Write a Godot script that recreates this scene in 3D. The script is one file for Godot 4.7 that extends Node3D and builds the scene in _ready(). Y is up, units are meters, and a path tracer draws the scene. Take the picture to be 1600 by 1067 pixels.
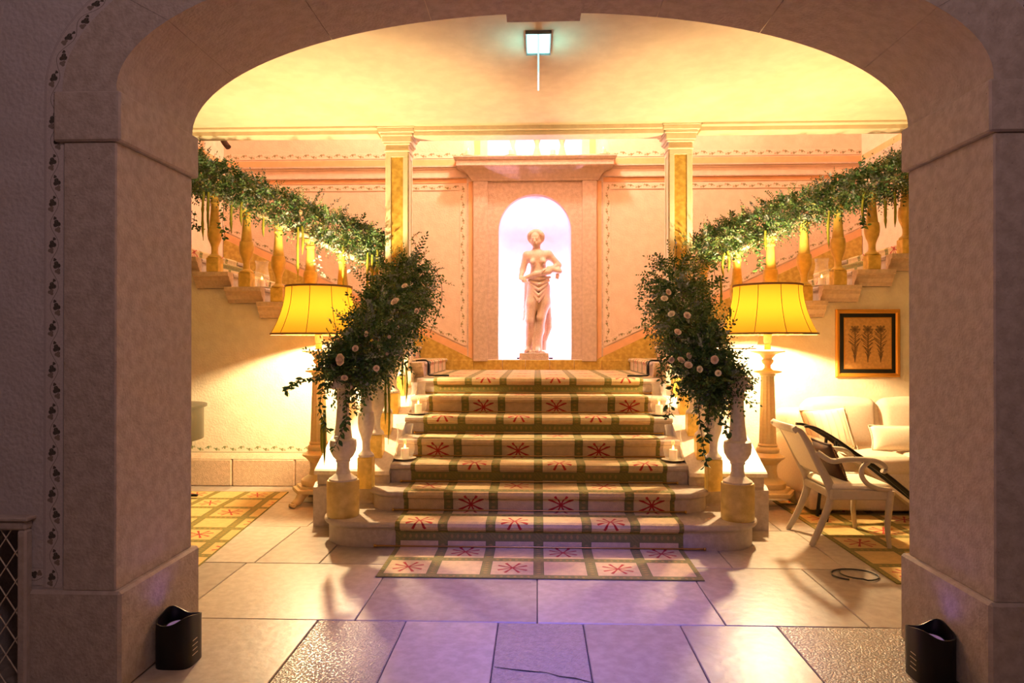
extends Node3D
# A stone stair hall seen through a wide arch, dressed with garlands, lamps and candles.
# Depth is written d (metres in front of the camera); world z = -d.

var M := {}
var taken := {}
var rng := RandomNumberGenerator.new()

# ---------------------------------------------------------------- small helpers
func V(x: float, y: float, d: float) -> Vector3:
	return Vector3(x, y, -d)

func new_st() -> SurfaceTool:
	var st := SurfaceTool.new()
	st.begin(Mesh.PRIMITIVE_TRIANGLES)
	st.set_smooth_group(-1)
	return st

func t3(st: SurfaceTool, a: Vector3, b: Vector3, c: Vector3, hint: Vector3) -> void:
	if (b - a).cross(c - a).dot(hint) < 0.0:
		st.add_vertex(a); st.add_vertex(b); st.add_vertex(c)
	else:
		st.add_vertex(a); st.add_vertex(c); st.add_vertex(b)

func q4(st: SurfaceTool, a: Vector3, b: Vector3, c: Vector3, d: Vector3, hint: Vector3) -> void:
	t3(st, a, b, c, hint)
	t3(st, a, c, d, hint)

func quv(st: SurfaceTool, p: Array, uv: Array, hint: Vector3) -> void:
	var order := [0, 1, 2, 0, 2, 3]
	if (p[1] - p[0]).cross(p[2] - p[0]).dot(hint) >= 0.0:
		order = [0, 2, 1, 0, 3, 2]
	for k in order:
		st.set_uv(uv[k])
		st.add_vertex(p[k])

# box with chamfered edges; xf places it
func bx(st: SurfaceTool, c: Vector3, s: Vector3, b := 0.004, xf := Transform3D.IDENTITY) -> void:
	var h := s * 0.5
	b = minf(b, minf(h.x, minf(h.y, h.z)) * 0.49)
	st.set_smooth_group(-1)
	var o := xf * c
	for ax in 3:
		var e := (ax + 1) % 3
		var f := (ax + 2) % 3
		for sg in [-1.0, 1.0]:
			var pts: Array = []
			for k in [[-1, -1], [1, -1], [1, 1], [-1, 1]]:
				var v := Vector3.ZERO
				v[ax] = sg * h[ax]; v[e] = k[0] * (h[e] - b); v[f] = k[1] * (h[f] - b)
				pts.append(xf * (c + v))
			q4(st, pts[0], pts[1], pts[2], pts[3], (pts[0] + pts[2]) * 0.5 - o)
	if b <= 0.0:
		return
	for ax in 3:
		var e := (ax + 1) % 3
		var f := (ax + 2) % 3
		for s1 in [-1.0, 1.0]:
			for s2 in [-1.0, 1.0]:
				var pts: Array = []
				for k in 4:
					var v := Vector3.ZERO
					v[ax] = (-1.0 if k == 0 or k == 3 else 1.0) * (h[ax] - b)
					v[e] = s1 * (h[e] - (b if k >= 2 else 0.0))
					v[f] = s2 * (h[f] - (0.0 if k >= 2 else b))
					pts.append(xf * (c + v))
				q4(st, pts[0], pts[1], pts[2], pts[3], (pts[0] + pts[2]) * 0.5 - o)
	for sx in [-1.0, 1.0]:
		for sy in [-1.0, 1.0]:
			for sz in [-1.0, 1.0]:
				var sv := Vector3(sx, sy, sz)
				var a := xf * (c + sv * Vector3(h.x, h.y - b, h.z - b))
				var bb := xf * (c + sv * Vector3(h.x - b, h.y, h.z - b))
				var cc := xf * (c + sv * Vector3(h.x - b, h.y - b, h.z))
				t3(st, a, bb, cc, a - o)

# box between two corners given in x, y, d
func bxd(st: SurfaceTool, x0: float, x1: float, y0: float, y1: float, d0: float, d1: float, b := 0.004) -> void:
	bx(st, Vector3((x0 + x1) * 0.5, (y0 + y1) * 0.5, -(d0 + d1) * 0.5), Vector3(absf(x1 - x0), absf(y1 - y0), absf(d1 - d0)), b)

# rounded soft box
func rbox(st: SurfaceTool, c: Vector3, s: Vector3, r: float, xf := Transform3D.IDENTITY, puff := 0.0) -> void:
	var h := s * 0.5
	r = minf(r, minf(h.x, minf(h.y, h.z)) * 0.98)
	st.set_smooth_group(1)
	for ax in 3:
		var e := (ax + 1) % 3
		var f := (ax + 2) % 3
		var ce: Array = []
		var cf: Array = []
		for w in [0, 1]:
			var hh: float = h[e] if w == 0 else h[f]
			var l: Array = [-hh, -hh + 0.35 * r, -hh + 0.7 * r, -hh + r, -(hh - r) * 0.5, 0.0, (hh - r) * 0.5, hh - r, hh - 0.7 * r, hh - 0.35 * r, hh]
			if w == 0: ce = l
			else: cf = l
		for sg in [-1.0, 1.0]:
			var g: Array = []
			for i in ce.size():
				var row: Array = []
				for j in cf.size():
					var q := Vector3.ZERO
					q[ax] = sg * h[ax]; q[e] = ce[i]; q[f] = cf[j]
					var inn := q.clamp(-(h - Vector3.ONE * r), h - Vector3.ONE * r)
					var p := inn + (q - inn).normalized() * r
					if puff > 0.0:
						var k: float = (1.0 - pow(ce[i] / h[e], 2.0)) * (1.0 - pow(cf[j] / h[f], 2.0))
						p[ax] += sg * puff * k
					row.append(xf * (c + p))
				g.append(row)
			for i in ce.size() - 1:
				for j in cf.size() - 1:
					var mid: Vector3 = (g[i][j] + g[i + 1][j + 1]) * 0.5
					q4(st, g[i][j], g[i + 1][j], g[i + 1][j + 1], g[i][j + 1], mid - xf * (c * 1.0) )

# lathe: profile [radius, height] from the bottom up, about a vertical axis at o
func lathe(st: SurfaceTool, o: Vector3, prof: Array, segs := 24, xf := Transform3D.IDENTITY, wob := 0.0, flutes := 0) -> void:
	var grp := 10
	for j in prof.size() - 1:
		var p0 := Vector2(prof[j][0], prof[j][1])
		var p1 := Vector2(prof[j + 1][0], prof[j + 1][1])
		if j > 0:
			var pm := Vector2(prof[j - 1][0], prof[j - 1][1])
			if absf((p0 - pm).angle_to(p1 - p0)) > 0.6:
				grp += 1
		st.set_smooth_group(grp)
		var n2 := Vector2(p1.y - p0.y, -(p1.x - p0.x))
		for i in segs:
			var a0 := TAU * i / segs
			var a1 := TAU * (i + 1) / segs
			var k0 := 1.0
			var k1 := 1.0
			if flutes > 0:
				k0 = 1.0 - wob * absf(sin(a0 * flutes * 0.5))
				k1 = 1.0 - wob * absf(sin(a1 * flutes * 0.5))
			var c0 := Vector3(cos(a0), 0, sin(a0))
			var c1 := Vector3(cos(a1), 0, sin(a1))
			var am := (a0 + a1) * 0.5
			var hint := Vector3(cos(am) * n2.x, n2.y, sin(am) * n2.x)
			var A := xf * (o + c0 * p0.x * k0 + Vector3(0, p0.y, 0))
			var B := xf * (o + c1 * p0.x * k1 + Vector3(0, p0.y, 0))
			var C := xf * (o + c1 * p1.x * k1 + Vector3(0, p1.y, 0))
			var D := xf * (o + c0 * p1.x * k0 + Vector3(0, p1.y, 0))
			var hh := xf.basis * hint
			if p0.x > 0.0001: t3(st, A, B, C if p1.x > 0.0001 else D, hh)
			if p1.x > 0.0001: t3(st, A if p0.x > 0.0001 else B, C, D, hh)

# tube along points; rad is a number or an array of Vector2 (half widths sideways, along the up vector)
func tube(st: SurfaceTool, pts: Array, rad: Variant, segs := 8, upv := Vector3.UP, caps := true) -> void:
	st.set_smooth_group(2)
	var rings: Array = []
	var n := pts.size()
	for i in n:
		var t: Vector3 = (pts[mini(i + 1, n - 1)] - pts[maxi(i - 1, 0)])
		t = t.normalized()
		var side := t.cross(upv)
		if side.length() < 0.05:
			side = t.cross(Vector3(0.3, 0.1, 0.9))
		side = side.normalized()
		var u := side.cross(t).normalized()
		var r := Vector2.ONE
		if rad is Array: r = rad[i]
		else: r = Vector2.ONE * float(rad)
		var ring: Array = []
		for k in segs:
			var a := TAU * (k + 0.5) / segs
			ring.append(pts[i] + side * cos(a) * r.x + u * sin(a) * r.y)
		rings.append(ring)
	for i in n - 1:
		var mid: Vector3 = (pts[i] + pts[i + 1]) * 0.5
		for k in segs:
			var k2 := (k + 1) % segs
			var m: Vector3 = (rings[i][k] + rings[i + 1][k2]) * 0.5
			q4(st, rings[i][k], rings[i][k2], rings[i + 1][k2], rings[i + 1][k], m - mid)
	if caps:
		st.set_smooth_group(3)
		for e in [0, n - 1]:
			var hint: Vector3 = pts[0] - pts[1] if e == 0 else pts[n - 1] - pts[n - 2]
			for k in segs - 2:
				t3(st, rings[e][0], rings[e][k + 1], rings[e][k + 2], hint)

# extruded polygon: point (p.x, p.y) -> o + ax*p.x + ay*p.y, swept by az
func extr(st: SurfaceTool, poly: PackedVector2Array, o: Vector3, ax: Vector3, ay: Vector3, az: Vector3, smooth_sides := false) -> void:
	var idx := Geometry2D.triangulate_polygon(poly)
	st.set_smooth_group(-1)
	for k in range(0, idx.size(), 3):
		var a := o + ax * poly[idx[k]].x + ay * poly[idx[k]].y
		var b := o + ax * poly[idx[k + 1]].x + ay * poly[idx[k + 1]].y
		var c := o + ax * poly[idx[k + 2]].x + ay * poly[idx[k + 2]].y
		t3(st, a, b, c, -az)
		t3(st, a + az, b + az, c + az, az)
	var area := 0.0
	for k in poly.size():
		var p := poly[k]
		var q := poly[(k + 1) % poly.size()]
		area += p.x * q.y - q.x * p.y
	if smooth_sides: st.set_smooth_group(5)
	for k in poly.size():
		var p := poly[k]
		var q := poly[(k + 1) % poly.size()]
		var nn := Vector2(q.y - p.y, -(q.x - p.x)) * signf(area)
		var a := o + ax * p.x + ay * p.y
		var b := o + ax * q.x + ay * q.y
		q4(st, a, b, b + az, a + az, ax * nn.x + ay * nn.y)
	st.set_smooth_group(-1)

func spline(ctrl: Array, per := 8) -> Array:
	var out: Array = []
	for i in ctrl.size() - 1:
		var p0: Vector3 = ctrl[maxi(i - 1, 0)]
		var p1: Vector3 = ctrl[i]
		var p2: Vector3 = ctrl[i + 1]
		var p3: Vector3 = ctrl[mini(i + 2, ctrl.size() - 1)]
		for k in per:
			out.append(p1.cubic_interpolate(p2, p0, p3, float(k) / per))
	out.append(ctrl[-1])
	return out

func numbered(called: String) -> String:
	if not taken.has(called):
		taken[called] = 0
		return called
	taken[called] += 1
	return "%s_%03d" % [called, taken[called]]

func meshed(called: String, st: SurfaceTool, m: Material, parent: Node) -> MeshInstance3D:
	st.generate_normals()
	var o := MeshInstance3D.new()
	o.mesh = st.commit()
	o.material_override = m
	o.name = called
	parent.add_child(o, true)
	return o

func thing(called: String, label: String, category: String, at := Vector3.ZERO, group := "", turn := 0.0) -> Node3D:
	var o := Node3D.new()
	o.name = numbered(called)
	add_child(o)
	o.position = at
	o.rotation.y = turn
	o.set_meta("label", label)
	o.set_meta("category", category)
	if group != "": o.set_meta("group", group)
	return o

func struct(called: String, st: SurfaceTool, m: Material) -> MeshInstance3D:
	var o := meshed(numbered(called), st, m, self)
	o.set_meta("kind", "structure")
	return o

func struct_root(called: String) -> Node3D:
	var o := Node3D.new()
	o.name = numbered(called)
	add_child(o)
	o.set_meta("kind", "structure")
	return o

func copy(o: Node3D, at: Vector3, label: String, turn := 0.0) -> Node3D:
	var c: Node3D = o.duplicate()
	var base := String(o.name)
	c.name = numbered(base)
	add_child(c)
	c.position = at
	c.rotation.y = turn
	c.set_meta("label", label)
	return c

func omni(called: String, at: Vector3, col: Color, e: float, size: float, parent: Node = self) -> OmniLight3D:
	var l := OmniLight3D.new()
	l.name = called
	parent.add_child(l, true)
	l.position = at
	l.light_color = col
	l.light_energy = e
	l.light_size = size
	l.omni_range = 30.0
	l.omni_attenuation = 2.0
	l.shadow_enabled = true
	return l

# ---------------------------------------------------------------- textures and materials
func noise_image(size: int, freq: float, oct: int, seed_: int, kind := FastNoiseLite.TYPE_SIMPLEX_SMOOTH) -> Image:
	var n := FastNoiseLite.new()
	n.seed = seed_
	n.noise_type = kind
	n.frequency = freq
	n.fractal_octaves = oct
	return n.get_seamless_image(size, size)

# stone mottle: mixes between two colours, with dark pits where pit noise is strong
func stone_tex(a: Color, b: Color, seed_: int, pits := 0.0, fq := 0.012) -> ImageTexture:
	var s := 512
	var n1 := noise_image(s, fq, 5, seed_)
	var n2 := noise_image(s, 0.09, 2, seed_ + 7)
	var im := Image.create(s, s, false, Image.FORMAT_RGB8)
	for y in s:
		for x in s:
			var v := n1.get_pixel(x, y).r
			var w := n2.get_pixel(x, y).r
			var c := a.lerp(b, clampf((v - 0.25) * 1.8 + (w - 0.5) * 0.35, 0.0, 1.0))
			if pits > 0.0 and w > 1.0 - pits:
				c = c.darkened(minf((w - 1.0 + pits) * 3.0, 0.5))
			im.set_pixel(x, y, c)
	im.generate_mipmaps()
	return ImageTexture.create_from_image(im)

func normal_tex(freq: float, oct: int, seed_: int, strength: float, ridged := false) -> ImageTexture:
	var im := noise_image(512, freq, oct, seed_)
	if ridged:
		for y in 512:
			for x in 512:
				var v := im.get_pixel(x, y).r
				v = minf(v, 0.62)
				im.set_pixel(x, y, Color(v, v, v))
	im.bump_map_to_normal_map(strength)
	return ImageTexture.create_from_image(im)

func mat(key: String, col: Color, rough := 0.6, metal := 0.0) -> StandardMaterial3D:
	var m := StandardMaterial3D.new()
	m.resource_name = key
	m.albedo_color = col
	m.roughness = rough
	m.metallic = metal
	M[key] = m
	return m

func tri(m: StandardMaterial3D, tex: Texture2D, scale: float, nrm: Texture2D = null, ns := 0.5, world := true) -> StandardMaterial3D:
	m.albedo_texture = tex
	m.uv1_triplanar = true
	m.uv1_world_triplanar = world
	m.uv1_scale = Vector3.ONE * scale
	if nrm:
		m.normal_enabled = true
		m.normal_texture = nrm
		m.normal_scale = ns
	return m

func line_dist(p: Vector2, a: Vector2, b: Vector2) -> float:
	return p.distance_to(Geometry2D.get_closest_point_to_segment(p, a, b))

# carpet: two by two cells, green bands, a red eight-rayed star in alternate cells
func carpet_tex() -> ImageTexture:
	var s := 512
	var c := 256.0
	var n := noise_image(s, 0.35, 1, 5)
	var n2 := noise_image(s, 0.02, 2, 9)
	var im := Image.create(s, s, false, Image.FORMAT_RGB8)
	var cream := Color(0.80, 0.69, 0.49)
	var green := Color(0.47, 0.45, 0.2)
	var gold := Color(0.60, 0.50, 0.24)
	var dark := Color(0.3, 0.3, 0.13)
	var red := Color(0.66, 0.12, 0.05)
	var ends: Array = []
	for a in [26, 64, 116, 154]:
		ends.append(Vector2.from_angle(deg_to_rad(a)))
	for y in s:
		for x in s:
			var cx := int(x / c)
			var cy := int(y / c)
			var p := Vector2(fmod(x, c) / c, fmod(y, c) / c)
			var e := minf(minf(p.x, 1.0 - p.x), minf(p.y, 1.0 - p.y))
			var col := cream
			if e < 0.1:
				col = green
				if e > 0.09: col = dark
				var along := p.y if minf(p.x, 1.0 - p.x) < minf(p.y, 1.0 - p.y) else p.x
				var across := minf(p.x, 1.0 - p.x) if minf(p.x, 1.0 - p.x) < minf(p.y, 1.0 - p.y) else minf(p.y, 1.0 - p.y)
				if across < 0.045 and absf(fmod(along * 8.0, 1.0) - 0.5) < 0.28 - across * 4.0: col = gold
				if p.x < 0.1 and p.y < 0.1 or p.x > 0.9 and p.y > 0.9 or p.x < 0.1 and p.y > 0.9 or p.x > 0.9 and p.y < 0.1:
					col = green.lerp(gold, 0.45) if absf(fmod((p.x + p.y) * 12.0, 1.0) - 0.5) < 0.2 else green
			elif (cx + cy) % 2 == 0:
				var q := (p - Vector2(0.5, 0.5))
				var r := q.length()
				if r < 0.31:
					for d in ends:
						var off := absf(q.cross(d))
						if off < 0.016 + 0.012 * smoothstep(0.1, 0.3, r):
							col = red
							break
			var k := 0.86 + 0.24 * n.get_pixel(x, y).r + 0.1 * (n2.get_pixel(x, y).r - 0.5)
			im.set_pixel(x, y, Color(col.r * k, col.g * k, col.b * k))
	im.generate_mipmaps()
	return ImageTexture.create_from_image(im)

# painted vine: u along the border, v across; leaf pairs swing from side to side
func vine_tex(ground: Color, leaf: Color, leaf2: Color, lines: bool, stem_w := 1.6) -> ImageTexture:
	var w := 512
	var h := 128
	var im := Image.create(w, h, false, Image.FORMAT_RGB8)
	var n := noise_image(512, 0.05, 3, 31)
	for y in h:
		for x in w:
			var k := 0.95 + 0.1 * n.get_pixel(x, y).r
			im.set_pixel(x, y, Color(ground.r * k, ground.g * k, ground.b * k))
	if lines:
		for x in w:
			for y in [5, 6, 13, 14]:
				im.set_pixel(x, y, ground.darkened(0.35))
	# stem
	for i in 2048:
		var u := i / 2048.0
		var yy := 70.0 + 26.0 * sin(u * TAU * 2.0)
		for dy in range(-2, 3):
			if absf(dy) < stem_w:
				im.set_pixel(int(u * w) % w, clampi(int(yy) + dy, 0, h - 1), leaf.lerp(ground, 0.35))
	for k in 4:
		var s := 1.0 if k % 2 == 0 else -1.0
		var cx := w * (k + 0.5) / 4.0
		var cyy := 70.0 - s * 14.0
		for lf in [[0.0, 0.0, 25.0, leaf, 0.25], [-38.0, -8.0 * s, 20.0, leaf2, -0.5], [34.0, 12.0 * s, 11.0, leaf, 0.4]]:
			var col: Color = lf[3]
			var R: float = lf[2]
			for y in range(-int(R) - 6, int(R) + 7):
				for x in range(-int(R) - 6, int(R) + 7):
					var v := Vector2(x, y)
					var a: float = v.angle() + lf[4]
					var rr := R * (0.62 + 0.4 * absf(cos(a * 1.5)))
					if v.length() < rr:
						im.set_pixel(posmod(int(cx + lf[0]) + x, w), clampi(int(cyy + lf[1]) + y, 0, h - 1), col.lerp(ground, 0.12 if absf(fmod(a * 2.5, PI)) > 0.25 else 0.45))
	im.generate_mipmaps()
	return ImageTexture.create_from_image(im)

func print_tex() -> ImageTexture:
	var w := 192
	var h := 224
	var im := Image.create(w, h, false, Image.FORMAT_RGB8)
	var n := noise_image(256, 0.06, 4, 77)
	var paper := Color(0.78, 0.60, 0.34)
	var ink := Color(0.3, 0.22, 0.13)
	var segs: Array = []
	var r := RandomNumberGenerator.new()
	r.seed = 12
	for k in 3:
		var cx := 42.0 + 54.0 * k
		segs.append([Vector2(cx, 195), Vector2(cx + 2, 70), 2.2])
		for j in 26:
			var y := 60.0 + j * 4.6
			var sp: float = (1.0 - absf(j - 6.0) / 22.0) * 31.0
			var s := -1.0 if j % 2 == 0 else 1.0
			segs.append([Vector2(cx, y + 14), Vector2(cx + s * sp * r.randf_range(0.6, 1.1), y - r.randf_range(0, 12)), r.randf_range(1.0, 2.6)])
		for j in 8:
			var a := TAU * j / 8.0
			segs.append([Vector2(cx, 50), Vector2(cx, 50) + Vector2.from_angle(a) * r.randf_range(12, 23), 4.0])
	for y in h:
		for x in w:
			var k := 0.9 + 0.2 * n.get_pixel(x, y).r
			im.set_pixel(x, y, Color(paper.r * k, paper.g * k, paper.b * k))
	for sgm in segs:
		var a: Vector2 = sgm[0]
		var b: Vector2 = sgm[1]
		for y in range(int(minf(a.y, b.y)) - 4, int(maxf(a.y, b.y)) + 5):
			for x in range(int(minf(a.x, b.x)) - 4, int(maxf(a.x, b.x)) + 5):
				if x >= 0 and y >= 0 and x < w and y < h and line_dist(Vector2(x, y), a, b) < sgm[2] * 1.1:
					im.set_pixel(x, y, im.get_pixel(x, y).lerp(ink, 0.6))
	im.generate_mipmaps()
	return ImageTexture.create_from_image(im)

func materials() -> void:
	var nb := normal_tex(0.03, 4, 3, 6.0)
	var nfine := normal_tex(0.11, 3, 4, 7.0)
	var npit := normal_tex(0.07, 3, 8, 14.0, true)
	M.nb = nb
	var sA := stone_tex(Color(0.85, 0.82, 0.78), Color(0.93, 0.91, 0.88), 11, 0.14, 0.03)
	var sB := stone_tex(Color(0.92, 0.89, 0.85), Color(1, 0.98, 0.95), 21, 0.06, 0.03)
	var sC := stone_tex(Color(0.86, 0.77, 0.52), Color(0.98, 0.91, 0.68), 41, 0.0, 0.012)
	var soft := stone_tex(Color(0.965, 0.96, 0.95), Color(1, 1, 1), 51, 0.0, 0.02)
	tri(mat("pier_stone", Color(0.80, 0.75, 0.71), 0.75), sA, 0.9, nfine, 0.15)
	tri(mat("floor_stone", Color(0.71, 0.67, 0.63), 0.38), sA, 0.7, nb, 0.05)
	tri(mat("floor_stone_pale", Color(0.74, 0.70, 0.65), 0.4), sB, 0.8, nb, 0.06)
	tri(mat("floor_stone_pitted", Color(0.74, 0.70, 0.66), 0.3), sA, 1.6, npit, 0.35)
	mat("grout", Color(0.3, 0.25, 0.2), 0.9)
	mat("crack", Color(0.12, 0.1, 0.09), 0.9)
	tri(mat("front_plaster", Color(0.74, 0.70, 0.68), 0.85), soft, 0.6, nfine, 0.15)
	tri(mat("cream_plaster", Color(0.95, 0.90, 0.78), 0.8), soft, 0.6, nfine, 0.1)
	tri(mat("ceiling_plaster", Color(0.91, 0.84, 0.69), 0.85), soft, 0.5)
	tri(mat("peach_plaster", Color(0.94, 0.82, 0.72), 0.8), soft, 0.6, nfine, 0.1)
	tri(mat("salmon_paint", Color(0.92, 0.70, 0.50), 0.75), soft, 0.6)
	tri(mat("pink_stone", Color(0.84, 0.75, 0.69), 0.7), sB, 0.9, nfine, 0.2)
	tri(mat("niche_plaster", Color(0.93, 0.90, 0.91), 0.8), soft, 0.6)
	tri(mat("step_stone", Color(0.75, 0.70, 0.65), 0.45), sB, 1.1, nb, 0.2)
	tri(mat("pale_marble", Color(0.9, 0.86, 0.8), 0.4), sB, 1.4, nb, 0.1)
	tri(mat("yellow_marble", Color(0.84, 0.75, 0.48), 0.35), sC, 2.2, nb, 0.1)
	tri(mat("gold_stone", Color(0.95, 0.87, 0.58), 0.4), sC, 1.8, nb, 0.05)
	tri(mat("newel_stone", Color(0.90, 0.84, 0.68), 0.4), sC, 1.6, nb, 0.05)
	tri(mat("statue_marble", Color(0.88, 0.79, 0.73), 0.55), sB, 2.0, null, 0.0, false)
	tri(mat("cream_paint", Color(0.93, 0.87, 0.72), 0.5), soft, 1.0)
	tri(mat("base_stone", Color(0.88, 0.79, 0.68), 0.75), sB, 1.3, nfine, 0.35)
	mat("dark_room", Color(0.45, 0.4, 0.38), 0.9)
	mat("blue_room", Color(0.80, 0.82, 0.9), 0.85)
	var cp := mat("carpet", Color(1, 1, 1), 0.95)
	cp.albedo_texture = carpet_tex()
	cp.normal_enabled = true
	cp.normal_texture = nfine
	cp.normal_scale = 0.3
	cp.rim_enabled = true
	cp.rim = 0.25
	var rug := cp.duplicate() as StandardMaterial3D
	rug.resource_name = "rug"
	rug.albedo_color = Color(1.0, 0.96, 0.8)
	M.rug = rug
	mat("carpet_edge", Color(0.45, 0.42, 0.2), 0.95)
	mat("brass", Color(0.75, 0.58, 0.28), 0.3, 1.0)
	mat("black_plastic", Color(0.025, 0.024, 0.026), 0.4)
	mat("grey_metal", Color(0.5, 0.48, 0.44), 0.5)
	mat("dark_metal", Color(0.06, 0.055, 0.05), 0.4, 0.6)
	var v1 := mat("front_vine", Color(1, 1, 1), 0.85)
	v1.albedo_texture = vine_tex(Color(0.74, 0.69, 0.66), Color(0.22, 0.2, 0.15), Color(0.46, 0.40, 0.34), true)
	var v2 := mat("peach_vine", Color(1, 1, 1), 0.85)
	v2.albedo_texture = vine_tex(Color(0.94, 0.83, 0.73), Color(0.52, 0.47, 0.3), Color(0.72, 0.58, 0.44), false)
	var v3 := mat("cream_vine", Color(1, 1, 1), 0.85)
	v3.albedo_texture = vine_tex(Color(0.945, 0.895, 0.775), Color(0.45, 0.5, 0.3), Color(0.7, 0.68, 0.5), false, 0.8)
	var pr := mat("print", Color(1, 1, 1), 0.7)
	pr.albedo_texture = print_tex()
	mat("gilt", Color(0.82, 0.58, 0.2), 0.4, 0.3)
	mat("green_mount", Color(0.05, 0.075, 0.05), 0.6)
	var shade := mat("lamp_silk", Color(0.95, 0.64, 0.14), 0.8)
	shade.backlight_enabled = true
	shade.backlight = Color(0.052, 0.026, 0.0016).linear_to_srgb()
	mat("gimp", Color(0.55, 0.4, 0.24), 0.8)
	tri(mat("lamp_wood", Color(0.92, 0.82, 0.58), 0.4), soft, 3.0, null, 0.0, false)
	var glow := mat("lamp_glow", Color(1, 0.95, 0.85), 0.5)
	glow.emission_enabled = true
	glow.emission = Color(1.0, 0.8, 0.5)
	glow.emission_energy_multiplier = 6.0
	var flame := mat("candle_flame", Color(1, 0.9, 0.7), 0.5)
	flame.emission_enabled = true
	flame.emission = Color(1.0, 0.72, 0.35)
	flame.emission_energy_multiplier = 12.0
	mat("wax", Color(0.95, 0.9, 0.8), 0.5).subsurf_scatter_enabled = true
	M.wax.subsurf_scatter_strength = 0.4
	var gl := mat("clear_glass", Color(1, 1, 1, 0.13), 0.03)
	gl.transparency = BaseMaterial3D.TRANSPARENCY_ALPHA
	mat("saucer", Color(0.82, 0.76, 0.66), 0.3)
	var sign_ := mat("sign_light", Color(0.75, 0.95, 0.95), 0.4)
	sign_.emission_enabled = true
	sign_.emission = Color(0.8, 0.98, 1.0)
	sign_.emission_energy_multiplier = 1.2
	var led := mat("led_light", Color(0.8, 0.75, 1), 0.4)
	led.emission_enabled = true
	led.emission = Color(0.5, 0.38, 1.0)
	led.emission_energy_multiplier = 0.05
	var led2 := mat("pink_led_light", Color(1, 0.9, 1), 0.4)
	led2.emission_enabled = true
	led2.emission = Color(1.0, 0.8, 1.0)
	led2.emission_energy_multiplier = 4.0
	tri(mat("linen", Color(0.86, 0.78, 0.68), 0.95), soft, 4.0, nfine, 0.3, false)
	tri(mat("pale_linen", Color(0.93, 0.87, 0.76), 0.95), soft, 4.0, nfine, 0.3, false)
	mat("stripe_cloth", Color(0.93, 0.86, 0.7), 0.95)
	tri(mat("brown_cloth", Color(0.26, 0.16, 0.1), 0.95), soft, 4.0, nfine, 0.4, false)
	tri(mat("white_paint_wood", Color(0.76, 0.70, 0.6), 0.45), soft, 2.0, null, 0.0, false)
	mat("ebony", Color(0.035, 0.025, 0.02), 0.3)
	tri(mat("olive_lacquer", Color(0.17, 0.15, 0.08), 0.25), soft, 2.0, null, 0.0, false)
	for lf in [["leaf", Color(1, 1, 1)], ["petal", Color(0.98, 0.88, 0.81)], ["petal_pale", Color(0.98, 0.93, 0.84)]]:
		var lm := mat(lf[0], lf[1], 0.55)
		lm.backlight_enabled = true
		lm.backlight = Color(0.5, 0.5, 0.4)
	M.leaf.vertex_color_use_as_albedo = true
	var st_ := mat("amaranth", Color(0.50, 0.50, 0.12), 0.8)
	st_.backlight_enabled = true
	st_.backlight = Color(0.4, 0.4, 0.2)
	mat("stem", Color(0.22, 0.17, 0.09), 0.8)
	mat("plum_flower", Color(0.36, 0.26, 0.36), 0.9)

# ---------------------------------------------------------------- camera and light
func view_and_light() -> void:
	var cam := Camera3D.new()
	cam.name = "camera"
	add_child(cam)
	cam.position = Vector3(-0.015, 1.5, 0)
	cam.rotation = Vector3(deg_to_rad(0.19), deg_to_rad(2.04), 0)
	cam.fov = 53.13
	cam.near = 0.05
	cam.far = 60
	var we := WorldEnvironment.new()
	we.name = "environment"
	var e := Environment.new()
	e.background_mode = Environment.BG_COLOR
	e.background_color = Color(0.02, 0.02, 0.03)
	e.tonemap_mode = Environment.TONE_MAPPER_LINEAR
	e.tonemap_exposure = 0.84
	e.sdfgi_enabled = true
	e.ssao_enabled = true
	e.ssil_enabled = true
	we.environment = e
	add_child(we)

const LAMP_E := 10.5
const STAIRWELL_E := 15.0
const NICHE_E := 0.42
const HALL_E := 2.3
const SPOT_E := 46.0

# ---------------------------------------------------------------- setting
const AX := 0.022      # middle of the arch
const AH := 1.8475     # half of its width
const D0 := 2.88       # front face of the arch wall
const D1 := 3.53       # back face
const SPRING := 2.6
const RISE := 0.61

func ell(a: float, grow := 0.0) -> Vector2:
	return Vector2(AX + (AH + grow) * cos(a), SPRING + (RISE + grow) * sin(a))

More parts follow.
